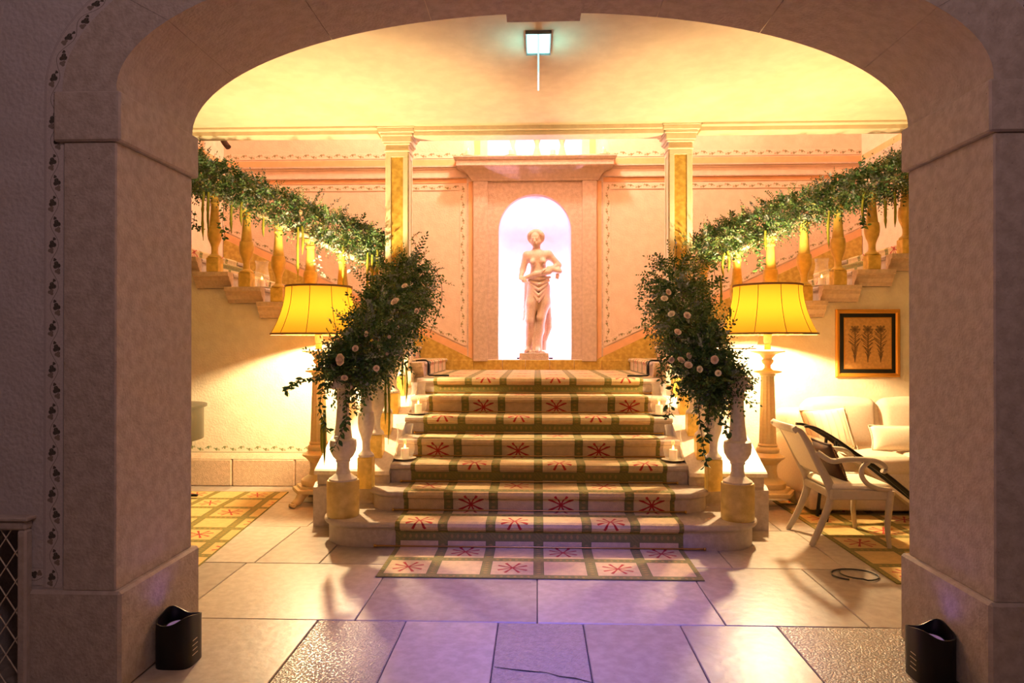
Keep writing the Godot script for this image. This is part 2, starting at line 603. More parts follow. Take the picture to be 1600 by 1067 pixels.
func build_floor() -> void:
	var root := struct_root("floor")
	var st := new_st()
	bxd(st, -7.0, 7.0, -0.3, -0.012, -4.2, 9.6, 0.0)
	meshed("bed", st, M.grout, root)
	var rows := [
		[-4.0, -3.0, []], [-3.0, -2.0, []], [-2.0, -1.0, []], [-1.0, -0.05, []], [-0.05, 0.9, []], [0.9, 1.82, []], 
		[1.82, 2.75, [-3.2, -2.3, -1.35, -0.4, 0.6, 1.5, 2.4, 3.3]],
		[2.75, 3.68, [-2.9, -2.2, -1.2, -0.72, -0.22, 0.235, 0.752, 1.26, 2.1, 3.0]],
		[3.68, 4.62, [-3.0, -2.0, -1.0, -0.01, 0.995, 1.75, 2.7, 3.5]],
		[4.62, 5.55, [-3.3, -2.45, -1.95, -1.5, -0.6, 0.4, 1.3, 2.05, 2.9, 3.6]],
		[5.55, 6.4, [-3.6, -2.8, -1.9, -1.0, 0.0, 1.0, 1.95, 2.7, 3.5]],
		[6.4, 7.13, [-3.2, -2.3, -1.5, -0.5, 0.5, 1.5, 2.4, 3.2]],
	]
	var r := RandomNumberGenerator.new()
	r.seed = 4
	for row in rows:
		var js: Array = [-4.2] + row[2] + [4.2]
		if row[0] > 3.0: js = [-6.8, -5.9, -5.0, -4.2] + row[2] + [4.2, 5.0, 5.9, 6.8]
		if row[2].is_empty():
			js = [-4.2, -3.1, -2.0, -1.0, 0.0, 1.0, 2.0, 3.1, 4.2]
		for k in js.size() - 1:
			var s := new_st()
			var g := 0.0025
			var dy := r.randf_range(-0.0015, 0.0)
			bxd(s, js[k] + g, js[k + 1] - g, -0.05, dy, row[0] + g, row[1] - g, 0.004)
			var m: Material = [M.floor_stone, M.floor_stone_pale][r.randi() % 2]
			var pit: bool = row[0] == 2.75 and (absf(js[k] + 1.2) < 0.01 or absf(js[k] + 0.22) < 0.01 or js[k] == 1.26)
			if pit: m = M.floor_stone_pitted
			var slab := meshed("slab", s, m, root)
			if row[0] == 2.75 and absf(js[k] + 0.22) < 0.01:
				var c := new_st()
				var pts := [V(-0.21, 0.0006, 3.17), V(-0.13, 0.0006, 3.15), V(-0.05, 0.0006, 3.135), V(0.03, 0.0006, 3.125), V(0.09, 0.0006, 3.09), V(0.16, 0.0006, 3.075), V(0.233, 0.0006, 3.04)]
				for i in pts.size() - 1:
					var w0 := 0.002 + 0.0015 * (i % 3)
					var w1 := 0.002 + 0.0015 * ((i + 1) % 3)
					q4(c, pts[i] + Vector3(0, 0, w0), pts[i + 1] + Vector3(0, 0, w1), pts[i + 1] - Vector3(0, 0, w1), pts[i] - Vector3(0, 0, w0), Vector3.UP)
				meshed("crack", c, M.crack, slab)

func build_arch_wall() -> void:
	var root := struct_root("wall_front")
	var ring := 0.235
	# plaster body with a notch for the stone surround
	var poly := PackedVector2Array()
	poly.append(Vector2(-7.0, -0.05)); poly.append(Vector2(-7.0, 4.9)); poly.append(Vector2(7.0, 4.9)); poly.append(Vector2(7.0, -0.05))
	poly.append(Vector2(AX + AH + ring, -0.05))
	for k in 41:
		poly.append(ell(PI * k / 40.0, ring))
	poly.append(Vector2(AX - AH - ring, -0.05))
	# recess behind the lattice grille
	for q in [Vector2(-2.236, -0.05), Vector2(-2.236, 0.70), Vector2(-2.604, 0.70), Vector2(-2.604, -0.05)]:
		poly.append(q)
	var st := new_st()
	extr(st, poly, V(0, 0, D0 + 0.008), Vector3.RIGHT, Vector3.UP, V(0, 0, D1 - D0 - 0.016))
	meshed("plaster", st, M.front_plaster, root)
	# piers
	for s in [-1.0, 1.0]:
		var xi: float = AX + s * AH
		var xo: float = AX + s * (AH + ring)
		st = new_st()
		bxd(st, xi - s * 0.028, xo + s * 0.17, 0, 0.435, D0 - 0.012, D1 + 0.03, 0.012)
		meshed("plinth_stone", st, M.pier_stone, root)
		st = new_st()
		bxd(st, xi, xo, 0.432, 2.374, D0, D1, 0.006)
		meshed("shaft_stone", st, M.pier_stone, root)
		st = new_st()
		bxd(st, xi - s * 0.026, xo + s * 0.035, 2.372, SPRING - 0.012, D0 - 0.016, D1 + 0.02, 0.008)
		meshed("impost_stone", st, M.pier_stone, root)
	# voussoirs, joints a few millimetres wide
	var cuts := [0.0, 0.5, 0.93, 1.25, 1.4715]
	for s in [-1, 1]:
		for k in cuts.size() - 1:
			var p := PackedVector2Array()
			var a0: float = cuts[k] + (0.0 if k == 0 else 0.0007)
			var a1: float = cuts[k + 1] - 0.0007
			if k == 0: a0 = -0.018
			var n := 10
			for i in n + 1:
				var a: float = lerpf(a0, a1, float(i) / n)
				var e := ell(a)
				p.append(Vector2(AX + s * (e.x - AX), e.y))
			for i in n + 1:
				var a: float = lerpf(a1, a0, float(i) / n)
				var e := ell(a, ring + 0.004)
				p.append(Vector2(AX + s * (e.x - AX), e.y))
			st = new_st()
			extr(st, p, V(0, 0, D0), Vector3.RIGHT, Vector3.UP, V(0, 0, D1 - D0))
			meshed("voussoir", st, M.pier_stone, root)
	var kp := PackedVector2Array([Vector2(AX - 0.19, SPRING + RISE - 0.035), Vector2(AX + 0.19, SPRING + RISE - 0.035), Vector2(AX + 0.21, SPRING + RISE + ring + 0.03), Vector2(AX - 0.21, SPRING + RISE + ring + 0.03)])
	st = new_st()
	extr(st, kp, V(0, 0, D0 - 0.03), Vector3.RIGHT, Vector3.UP, V(0, 0, D1 - D0 + 0.05))
	meshed("keystone", st, M.pier_stone, root)
	# painted vine border along the stone
	var bw := 0.085
	for s in [-1.0, 1.0]:
		var path: Array = []
		var xb: float = AX + s * (AH + ring + 0.003)
		path.append([Vector2(xb, 0.445), Vector2(s, 0)])
		for y in [0.9, 1.4, 1.9, 2.3, SPRING]:
			path.append([Vector2(xb, y), Vector2(s, 0)])
		for k in range(1, 31):
			var a := PI * 0.5 * k / 30.0
			var e := ell(a, ring + 0.003)
			path.append([Vector2(AX + s * (e.x - AX), e.y), Vector2(s * cos(a), sin(a)).normalized()])
		st = new_st()
		var run := 0.0
		for k in path.size() - 1:
			var a: Vector2 = path[k][0]
			var b: Vector2 = path[k + 1][0]
			var ao: Vector2 = a + path[k][1] * bw
			var bo: Vector2 = b + path[k + 1][1] * bw
			var l := a.distance_to(b)
			var u0 := run / 0.36
			run += l
			var u1 := run / 0.36
			quv(st, [V(a.x, a.y, D0 + 0.0055), V(b.x, b.y, D0 + 0.0055), V(bo.x, bo.y, D0 + 0.0055), V(ao.x, ao.y, D0 + 0.0055)], [Vector2(u0, 0.98), Vector2(u1, 0.98), Vector2(u1, 0.02), Vector2(u0, 0.02)], Vector3(0, 0, 1))
		meshed("painted_border", st, M.front_vine, root)
		st = new_st()
		var x0: float = xb + s * 0.085
		var x1: float = xb + s * 0.15
		quv(st, [V(x0, 0.455, D0 + 0.0055), V(x1, 0.455, D0 + 0.0055), V(x1, 0.53, D0 + 0.0055), V(x0, 0.53, D0 + 0.0055)], [Vector2(0, 0.98), Vector2(0.2, 0.98), Vector2(0.2, 0.1), Vector2(0, 0.1)], Vector3(0, 0, 1))
		meshed("painted_border", st, M.front_vine, root)

func build_shell() -> void:
	var st := new_st()
	# front hall round the camera
	bxd(st, -4.5, -4.2, -0.05, 4.9, -4.2, D0 + 0.1, 0.0)
	struct("wall_left", st, M.front_plaster)
	st = new_st()
	bxd(st, 4.2, 4.5, -0.05, 4.9, -4.2, D0 + 0.1, 0.0)
	struct("wall_right", st, M.front_plaster)
	st = new_st()
	bxd(st, -4.5, 4.5, -0.05, 4.9, -4.5, -4.2, 0.0)
	struct("wall_rear", st, M.front_plaster)
	st = new_st()
	bxd(st, -4.5, 4.5, 4.7, 5.0, -4.5, D1, 0.0)
	struct("ceiling_front_hall", st, M.front_plaster)
	# hall of the stair
	st = new_st()
	bxd(st, -4.5, -4.2, -0.05, 7.0, 7.135, 9.3, 0.0)
	struct("wall_stair_left", st, M.peach_plaster)
	st = new_st()
	bxd(st, 4.2, 4.5, -0.05, 7.0, 7.135, 9.3, 0.0)
	struct("wall_stair_right", st, M.peach_plaster)
	for s in [-1.0, 1.0]:
		st = new_st()
		bxd(st, s * 6.8, s * 7.0, -0.05, 3.95, D1 - 0.4, 7.35, 0.0)
		bxd(st, s * 4.2, s * 7.0, -0.05, 3.95, 7.13, 7.35, 0.0)
		struct("wall_hall_left" if s < 0 else "wall_hall_right", st, M.cream_plaster)
	st = new_st()
	bxd(st, -7.0, 7.0, 3.69, 3.95, D1 - 0.02, 6.98, 0.0)
	bxd(st, -7.0, -4.2, 3.69, 3.95, 6.98, 7.35, 0.0)
	bxd(st, 4.2, 7.0, 3.69, 3.95, 6.98, 7.35, 0.0)
	struct("ceiling", st, M.ceiling_plaster)
	st = new_st()
	bxd(st, -4.5, 4.5, 3.95, 7.0, 6.75, 6.98, 0.0)
	struct("wall_over_opening", st, M.peach_plaster)
	st = new_st()
	bxd(st, -4.5, 4.5, 6.8, 7.05, 6.75, 11.6, 0.0)
	struct("ceiling_stairwell", st, M.ceiling_plaster)
	# cornice edges of the ceiling: two side lengths and the beam between the columns
	for s in [-1.0, 1.0]:
		st = new_st()
		bxd(st, s * 1.62, s * 4.2, 3.62, 3.70, 6.86, 7.02, 0.006)
		bxd(st, s * 1.62, s * 4.2, 3.665, 3.70, 6.80, 6.87, 0.006)
		struct("trim_ceiling_edge", st, M.ceiling_plaster)
	st = new_st()
	bxd(st, -1.26, 1.26, 3.60, 3.645, 6.86, 7.04, 0.006)
	bxd(st, -1.26, 1.26, 3.645, 3.70, 6.83, 7.06, 0.006)
	struct("trim_beam", st, M.cream_paint)
	# walls under the two upper flights
	for s in [-1.0, 1.0]:
		var p := PackedVector2Array([Vector2(s * 1.215, -0.02), Vector2(s * 1.215, 1.14), Vector2(s * 1.3, 1.14)])
		for k in range(1, 10):
			var x: float = 1.225 + 0.34 * (k - 1)
			p.append(Vector2(s * x, 1.15 + 0.1575 * k - 0.17))
			p.append(Vector2(s * (x + 0.34), 1.15 + 0.1575 * k - 0.17))
		p.append(Vector2(s * 4.21, 1.15 + 0.1575 * 9 - 0.17))
		p.append(Vector2(s * 4.21, -0.02))
		# drop points that repeat
		var clean := PackedVector2Array()
		for q in p:
			if clean.is_empty() or clean[-1].distance_to(q) > 0.001: clean.append(q)
		st = new_st()
		extr(st, clean, V(0, 0, 7.13), Vector3.RIGHT, Vector3.UP, V(0, 0, 0.18))
		var w := struct("wall_under_stair_left" if s < 0 else "wall_under_stair_right", st, M.cream_plaster)
		st = new_st()
		var xa: float = s * 1.86
		var xb: float = s * 4.19
		quv(st, [V(xa, 0.355, 7.127), V(xb, 0.355, 7.127), V(xb, 0.425, 7.127), V(xa, 0.425, 7.127)], [Vector2(0, 0.98), Vector2(6.6, 0.98), Vector2(6.6, 0.2), Vector2(0, 0.2)], Vector3(0, 0, 1))
		meshed("painted_border", st, M.cream_vine, w)
		# stone skirting
		var b := struct_root("baseboard_left" if s < 0 else "baseboard_right")
		var xs := [1.85, 2.55, 3.22, 3.9, 4.19]
		for k in xs.size() - 1:
			st = new_st()
			bxd(st, s * (xs[k] + 0.003), s * (xs[k + 1] - 0.003), 0.0, 0.285, 7.085, 7.14, 0.012)
			meshed("stone", st, M.base_stone, b)
		st = new_st()
		extr(st, PackedVector2Array([Vector2(7.09, 0.286), Vector2(7.125, 0.345), Vector2(7.14, 0.345), Vector2(7.14, 0.286)]), V(s * 1.85, 0, 0), V(0, 0, 1), Vector3.UP, Vector3(s * 2.34, 0, 0))
		meshed("sloped_cap", st, M.base_stone, b)

const NX := -0.035
const DB := 9.0

func strip(parent: Node, x0: float, x1: float, y0: float, y1: float, proud: float, m: Material, called := "painted_band") -> void:
	var st := new_st()
	bxd(st, x0, x1, y0, y1, DB - proud, DB + 0.01, 0.0)
	meshed(called, st, m, parent)

func vine(parent: Node, a: Vector2, b: Vector2, w: float, proud := 0.006) -> void:
	# painted vine from a to b on the back wall, w wide to the left of a->b
	var st := new_st()
	var t := (b - a).normalized()
	var n := Vector2(-t.y, t.x) * w
	var u := a.distance_to(b) / 0.42
	var pts := [V(a.x, a.y, DB - proud), V(b.x, b.y, DB - proud), V(b.x + n.x, b.y + n.y, DB - proud), V(a.x + n.x, a.y + n.y, DB - proud)]
	quv(st, pts, [Vector2(0, 0.95), Vector2(u, 0.95), Vector2(u, 0.15), Vector2(0, 0.15)], Vector3(0, 0, 1))
	meshed("painted_border", st, M.peach_vine, parent)

func build_back_wall() -> void:
	var root := struct_root("wall_back")
	var nr := 0.48
	var ny0 := 1.29
	var nys := 3.47 - nr
	# plaster left and right of the surround, and above it round the opening
	var st := new_st()
	bxd(st, -4.3, NX - 0.8, -0.05, 3.9, DB, DB + 0.3, 0.0)
	bxd(st, NX + 0.8, 4.3, -0.05, 3.9, DB, DB + 0.3, 0.0)
	bxd(st, -4.3, NX - 0.63, 3.9, 6.9, DB, DB + 0.3, 0.0)
	bxd(st, NX + 0.63, 4.3, 3.9, 6.9, DB, DB + 0.3, 0.0)
	bxd(st, NX - 0.63, NX + 0.63, 5.4, 6.9, DB, DB + 0.3, 0.0)
	meshed("plaster", st, M.peach_plaster, root)
	# stone panel with the arch of the niche
	var p := PackedVector2Array([Vector2(-0.62, ny0), Vector2(-0.62, 3.9), Vector2(0.62, 3.9), Vector2(0.62, ny0), Vector2(nr, ny0)])
	for k in 33:
		p.append(Vector2(nr * cos(PI * k / 32.0), nys + nr * sin(PI * k / 32.0)))
	p.append(Vector2(-nr, ny0))
	st = new_st()
	extr(st, p, V(NX, 0, DB - 0.01), Vector3.RIGHT, Vector3.UP, V(0, 0, 0.12))
	meshed("niche_surround", st, M.pink_stone, root)
	for s in [-1.0, 1.0]:
		st = new_st()
		bxd(st, NX + s * 0.62, NX + s * 0.81, ny0 - 0.02, 3.64, DB - 0.045, DB + 0.05, 0.006)
		meshed("pilaster", st, M.pink_stone, root)
	# niche: half cylinder and quarter dome
	st = new_st()
	st.set_smooth_group(1)
	var n := 24
	for i in n:
		var a0 := PI * i / n
		var a1 := PI * (i + 1) / n
		var c0 := V(NX + nr * cos(a0), 0, DB + 0.1 + nr * sin(a0))
		var c1 := V(NX + nr * cos(a1), 0, DB + 0.1 + nr * sin(a1))
		var hint := -(c0 + c1) * 0.5 + V(NX, 0, DB + 0.1)
		q4(st, c0 + Vector3(0, ny0, 0), c1 + Vector3(0, ny0, 0), c1 + Vector3(0, nys, 0), c0 + Vector3(0, nys, 0), hint)
		for j in 12:
			var b0 := PI * 0.5 * j / 12
			var b1 := PI * 0.5 * (j + 1) / 12
			var f := func(a: float, b: float) -> Vector3: return V(NX + nr * cos(a) * cos(b), nys + nr * sin(b), DB + 0.1 + nr * sin(a) * cos(b))
			var A: Vector3 = f.call(a0, b0)
			var B: Vector3 = f.call(a1, b0)
			var C: Vector3 = f.call(a1, b1)
			var D: Vector3 = f.call(a0, b1)
			var hh: Vector3 = V(NX, nys, DB + 0.1) - (A + C) * 0.5
			if j < 11: q4(st, A, B, C, D, hh)
			else: t3(st, A, B, C, hh)
	meshed("niche", st, M.niche_plaster, root)
	st = new_st()
	bxd(st, NX - 0.62, NX + 0.62, 1.2, ny0, DB - 0.02, DB + 0.62, 0.004)
	meshed("niche_floor", st, M.niche_plaster, root)
	# backing behind the niche so no light leaks round it
	st = new_st()
	bxd(st, NX - 0.85, NX + 0.85, -0.05, 3.9, DB + 0.64, DB + 0.8, 0.0)
	bxd(st, NX - 0.85, NX - 0.7, -0.05, 3.9, DB + 0.2, DB + 0.66, 0.0)
	bxd(st, NX + 0.7, NX + 0.85, -0.05, 3.9, DB + 0.2, DB + 0.66, 0.0)
	meshed("niche_backing", st, M.dark_room, root)
	# yellow marble wainscot: blocks under the niche, then rising with the flights
	var xs := [-1.24, -0.84, -0.46, -0.16, 0.16, 0.48, 0.84, 1.24]
	for k in xs.size() - 1:
		st = new_st()
		bxd(st, xs[k] + 0.002, xs[k + 1] - 0.002, 1.1, 1.288, DB - 0.03, DB + 0.02, 0.003)
		meshed("marble_block", st, M.yellow_marble, root)
	for s in [-1.0, 1.0]:
		st = new_st()
		extr(st, PackedVector2Array([Vector2(NX + s * 0.82, 1.288), Vector2(NX + s * 0.82, 1.30), Vector2(s * 4.19, 1.30 + 0.475 * 3.37), Vector2(s * 4.19, 1.288)]), V(0, 0, DB - 0.028), Vector3.RIGHT, Vector3.UP, V(0, 0, 0.04))
		meshed("marble_wainscot", st, M.yellow_marble, root)
		# salmon borders of the panels
		var e: float = NX + s * 0.82
		strip(root, e, e + s * 0.055, 1.31, 3.64, 0.004, M.salmon_paint)
		strip(root, e + s * 0.055, e + s * 0.075, 1.33, 3.62, 0.005, M.pink_stone)
		st = new_st()
		var sl := 0.475
		extr(st, PackedVector2Array([Vector2(e, 1.302), Vector2(e, 1.40), Vector2(s * 4.19, 1.40 + sl * 3.36), Vector2(s * 4.19, 1.302 + sl * 3.36)]), V(0, 0, DB - 0.0045), Vector3.RIGHT, Vector3.UP, V(0, 0, 0.01))
		meshed("painted_band", st, M.salmon_paint, root)
		# vines
		var xi: float = e + s * 0.10
		if s < 0: vine(root, Vector2(xi, 1.5), Vector2(xi, 3.6), 0.07)
		else: vine(root, Vector2(xi, 3.6), Vector2(xi, 1.5), 0.07)
		vine(root, Vector2(xi + s * 0.075, 3.53), Vector2(s * 4.18, 3.53), 0.075 * s, 0.008)
		vine(root, Vector2(xi, 1.47), Vector2(s * 4.18, 1.47 + sl * 3.25), 0.075 * s, 0.009)
		# cornice running across the wall
		var x1: float = s * 4.19
		strip(root, NX + s * 0.9, x1, 3.625, 3.685, 0.006, M.salmon_paint)
		strip(root, NX + s * 0.9, x1, 3.685, 3.70, 0.03, M.pink_stone, "moulding")
		strip(root, NX + s * 0.9, x1, 3.70, 3.80, 0.02, M.peach_plaster, "moulding")
		strip(root, NX + s * 0.9, x1, 3.80, 3.825, 0.035, M.peach_plaster, "moulding")
		strip(root, NX + s * 0.9, x1, 3.825, 3.845, 0.06, M.pink_stone, "moulding")
		strip(root, NX + s * 0.9, x1, 3.845, 3.935, 0.008, M.salmon_paint)
		vine(root, Vector2(NX + s * 0.9, 3.955), Vector2(x1, 3.955), 0.08 * s)
		strip(root, NX + s * 0.72, NX + s * 0.80, 4.0, 5.4, 0.004, M.salmon_paint)
	# cornice over the niche: fascia and cove
	st = new_st()
	var prof := PackedVector2Array([Vector2(0.0, 3.64), Vector2(0.05, 3.64), Vector2(0.06, 3.665), Vector2(0.075, 3.68), Vector2(0.10, 3.72), Vector2(0.15, 3.76), Vector2(0.22, 3.785), Vector2(0.235, 3.80), Vector2(0.235, 3.86), Vector2(0.25, 3.87), Vector2(0.27, 3.90), Vector2(0.27, 3.915), Vector2(0.0, 3.915)])
	# mitred sweep round three sides
	for k in prof.size():
		var q0 := prof[k]
		var q1 := prof[(k + 1) % prof.size()]
		var f := func(q: Vector2, s: float, fr: bool) -> Vector3: return V(NX + s * (0.78 + q.x), q.y, DB - q.x if fr else DB + 0.02)
		var nn := Vector2(q1.y - q0.y, -(q1.x - q0.x))
		q4(st, f.call(q0, -1, true), f.call(q0, 1, true), f.call(q1, 1, true), f.call(q1, -1, true), Vector3(0, nn.y, nn.x))
		for s in [-1.0, 1.0]:
			q4(st, f.call(q0, s, true), f.call(q0, s, false), f.call(q1, s, false), f.call(q1, s, true), Vector3(s * nn.x, nn.y, 0))
	meshed("niche_cornice", st, M.pink_stone, root)
	# upper room behind the opening
	st = new_st()
	bxd(st, NX - 1.5, NX + 1.5, 3.7, 3.9, DB + 0.05, 11.6, 0.0)
	bxd(st, NX - 1.6, NX - 1.4, 3.9, 6.9, DB + 0.3, 11.6, 0.0)
	bxd(st, NX + 1.4, NX + 1.6, 3.9, 6.9, DB + 0.3, 11.6, 0.0)
	bxd(st, NX - 1.6, NX + 1.6, 3.9, 6.9, 11.4, 11.6, 0.0)
	struct("wall_upper_room", st, M.blue_room)
	# bands returning on the side walls
	for s in [-1.0, 1.0]:
		var sw := struct_root("trim_side_cornice")
		st = new_st()
		bxd(st, s * 4.17, s * 4.21, 3.70, 3.845, 7.05, DB, 0.0)
		meshed("moulding", st, M.pink_stone, sw)
		st = new_st()
		bxd(st, s * 4.19, s * 4.21, 3.845, 3.935, 7.05, DB, 0.0)
		bxd(st, s * 4.19, s * 4.21, 3.625, 3.70, 7.05, DB, 0.0)
		meshed("painted_band", st, M.salmon_paint, sw)

# ---------------------------------------------------------------- stairs
const TR := 0.3125
func step_y(i: int) -> float: return 0.19 + 0.16 * (i - 1)
func step_d(i: int) -> float: return 5.0 + TR * (i - 1)

func step_profile(y: float, h: float, back: float) -> PackedVector2Array:
	# side view: x = depth behind the riser face, y = height; rounded nosing with a cove under it
	return PackedVector2Array([Vector2(0, y - h), Vector2(0.0, y - 0.052), Vector2(-0.014, y - 0.047), Vector2(-0.028, y - 0.04), Vector2(-0.036, y - 0.025), Vector2(-0.03, y - 0.008), Vector2(-0.016, y), Vector2(back, y), Vector2(back, y - h)])

func build_stairs() -> void:
	var root := thing("staircase", "wide pale stone staircase rising from the hall floor to the landing under the niche", "staircase")
	for i in range(1, 8):
		var y := step_y(i)
		var h := 0.19 if i == 1 else 0.16
		var hw: float = [0, 1.62, 1.34, 1.218, 1.218, 1.218, 1.218, 1.218][i]
		var st := new_st()
		if i <= 2:
			# bullnose ends: sweep the front profile round a quarter circle at each end
			var R: float = 0.28 if i == 1 else 0.24
			var path: Array = []
			for k in 9:
				var a := PI + PI * 0.5 * k / 8.0
				path.append([Vector2(-hw + R + R * cos(a), R + R * sin(a)), Vector2(cos(a), sin(a))])
			for k in 9:
				var a := PI * 1.5 + PI * 0.5 * k / 8.0
				path.append([Vector2(hw - R + R * cos(a), R + R * sin(a)), Vector2(cos(a), sin(a))])
			var full: Array = [[Vector2(-hw, 0.62), Vector2(-1, 0)]] + path + [[Vector2(hw, 0.62), Vector2(1, 0)]]
			var prof := step_profile(y, h, 0.0)
			var d := step_d(i)
			for k in full.size() - 1:
				for j in prof.size() - 3:
					st.set_smooth_group(20 + (1 if j > 0 else 0))
					var f := func(e: Array, q: Vector2) -> Vector3:
						var c: Vector2 = e[0] - e[1] * q.x
						return V(c.x, q.y, d + c.y)
					var mid: Vector2 = full[k][1] + full[k + 1][1]
					var nn := Vector2(prof[j + 1].y - prof[j].y, prof[j + 1].x - prof[j].x)
					q4(st, f.call(full[k], prof[j]), f.call(full[k + 1], prof[j]), f.call(full[k + 1], prof[j + 1]), f.call(full[k], prof[j + 1]), Vector3(mid.x * nn.x, nn.y, -mid.y * nn.x))
			var top := PackedVector2Array()
			for e in full:
				var c: Vector2 = e[0] + e[1] * 0.016
				top.append(c)
			st.set_smooth_group(-1)
			var idx := Geometry2D.triangulate_polygon(top)
			for k in range(0, idx.size(), 3):
				t3(st, V(top[idx[k]].x, y, d + top[idx[k]].y), V(top[idx[k + 1]].x, y, d + top[idx[k + 1]].y), V(top[idx[k + 2]].x, y, d + top[idx[k + 2]].y), Vector3.UP)
			meshed("step", st, M.step_stone, root)
		else:
			var back := TR + 0.05 if i < 7 else DB - step_d(7) - 0.03
			extr(st, step_profile(y, h, back), V(-hw, 0, step_d(i)), V(0, 0, 1), Vector3.UP, Vector3(hw * 2, 0, 0))
			meshed("step" if i < 7 else "landing", st, M.step_stone, root)
	# side strings with a sloping slab
	for s in [-1.0, 1.0]:
		var st := new_st()
		extr(st, PackedVector2Array([Vector2(5.56, 0.0), Vector2(5.56, 0.32), Vector2(5.62, 0.35), Vector2(7.12, 0.35), Vector2(7.12, 0.0)]), V(s * 1.24, 0, 0), V(0, 0, 1), Vector3.UP, Vector3(s * 0.61, 0, 0))
		meshed("string_base", st, M.step_stone, root)
		st = new_st()
		extr(st, PackedVector2Array([Vector2(5.585, 0.34), Vector2(5.585, 0.435), Vector2(7.12, 1.12), Vector2(7.12, 0.34)]), V(s * 1.222, 0, 0), V(0, 0, 1), Vector3.UP, Vector3(s * 0.6, 0, 0))
		meshed("string_wall", st, M.step_stone, root)
		st = new_st()
		extr(st, PackedVector2Array([Vector2(5.555, 0.425), Vector2(5.555, 0.455), Vector2(5.575, 0.468), Vector2(7.12, 1.16), Vector2(7.12, 1.115), Vector2(5.58, 0.425)]), V(s * 1.22, 0, 0), V(0, 0, 1), Vector3.UP, Vector3(s * 0.62, 0, 0))
		meshed("string_slab", st, M.pale_marble, root)

func carpet_points(step_off: float) -> Array:
	# side view of the runner: [depth, height]
	var p: Array = [[4.365, 0.006], [4.97, 0.006], [4.985, 0.012]]
	for i in range(1, 8):
		var y := step_y(i)
		var d := step_d(i)
		p.append([d - step_off, y - 0.06])
		p.append([d - step_off - 0.028, y - 0.045])
		p.append([d - step_off - 0.039, y - 0.025])
		p.append([d - step_off - 0.03, y - 0.002])
		p.append([d - 0.016, y + step_off])
		if i < 7:
			p.append([d + TR - step_off - 0.012, y + step_off])
			p.append([d + TR - step_off, y + step_off + 0.012])
		else:
			p.append([DB - 0.05, y + step_off])
	return p

func build_carpet() -> void:
	var root := thing("stair_carpet", "cream stair runner with green bands and red stars, held by brass rods", "carpet")
	var hw := 1.048
	var off := 0.008
	var st := new_st()
	var pts := carpet_points(off)
	# three cells to two steps, a star row centred on the second riser
	var sl := 0.0
	var rise2 := 0.0
	var two := 0.0
	for k in pts.size() - 1:
		var l := Vector2(pts[k][0], pts[k][1]).distance_to(Vector2(pts[k + 1][0], pts[k + 1][1]))
		if k == 9: rise2 = sl + l * 0.5
		if k >= 9 and k < 23: two += l
		sl += l
	var L := two / 3.0
	var phase := rise2 - 3.5 * L
	var run := 0.0
	var W := 2.0 * hw / 6.0
	st.set_smooth_group(-1)
	for k in pts.size() - 1:
		var a: Array = pts[k]
		var b: Array = pts[k + 1]
		var l := Vector2(a[0], a[1]).distance_to(Vector2(b[0], b[1]))
		var v0 := (run - phase) / L
		run += l
		var v1 := (run - phase) / L
		var hint := Vector3(0, b[0] - a[0], b[1] - a[1])
		quv(st, [V(-hw, a[1], a[0]), V(hw, a[1], a[0]), V(hw, b[1], b[0]), V(-hw, b[1], b[0])], [Vector2(0, v0 * 0.5), Vector2(3, v0 * 0.5), Vector2(3, v1 * 0.5), Vector2(0, v1 * 0.5)], hint)
		for s in [-1.0, 1.0]:
			quv(st, [V(s * hw, a[1], a[0]), V(s * hw, b[1], b[0]), V(s * hw, b[1] - off * 0.9, b[0] + off * 0.6), V(s * hw, a[1] - off * 0.9, a[0] + off * 0.6)], [Vector2(0, 0), Vector2(0.01, 0), Vector2(0.01, 0.01), Vector2(0, 0.01)], Vector3(s, 0, 0))
	meshed("runner", st, M.carpet, root)
	# carpet spreading over the landing to both flights
	for s in [-1.0, 1.0]:
		st = new_st()
		var y := step_y(7) + 0.006
		var u := 0.17 / W * 0.5
		quv(st, [V(s * hw, y, 6.97), V(s * 1.21, y, 6.97), V(s * 1.21, y, DB - 0.05), V(s * hw, y, DB - 0.05)], [Vector2(0, 0), Vector2(u, 0), Vector2(u, 3.2), Vector2(0, 3.2)], Vector3.UP)
		meshed("landing_edge", st, M.carpet, root)
	st = new_st()
	bxd(st, -hw, hw, 0.0, 0.007, 4.355, 4.368, 0.002)
	meshed("binding", st, M.carpet_edge, root)
	for i in range(1, 8):
		st = new_st()
		var yb := 0.0 if i == 1 else step_y(i - 1)
		var rx := 1.2 if i == 1 else 1.13
		tube(st, [V(-rx, yb + 0.018, step_d(i) - 0.02), V(rx, yb + 0.018, step_d(i) - 0.02)], 0.006, 8)
		for s in [-1.0, 1.0]:
			lathe(st, V(s * rx, yb + 0.006, step_d(i) - 0.02), [[0.0, 0.0], [0.010, 0.003], [0.012, 0.012], [0.008, 0.021], [0.0, 0.024]], 8)
		meshed("stair_rod", st, M.brass, root)

func upper_y(k: int) -> float: return 1.15 + 0.1575 * k

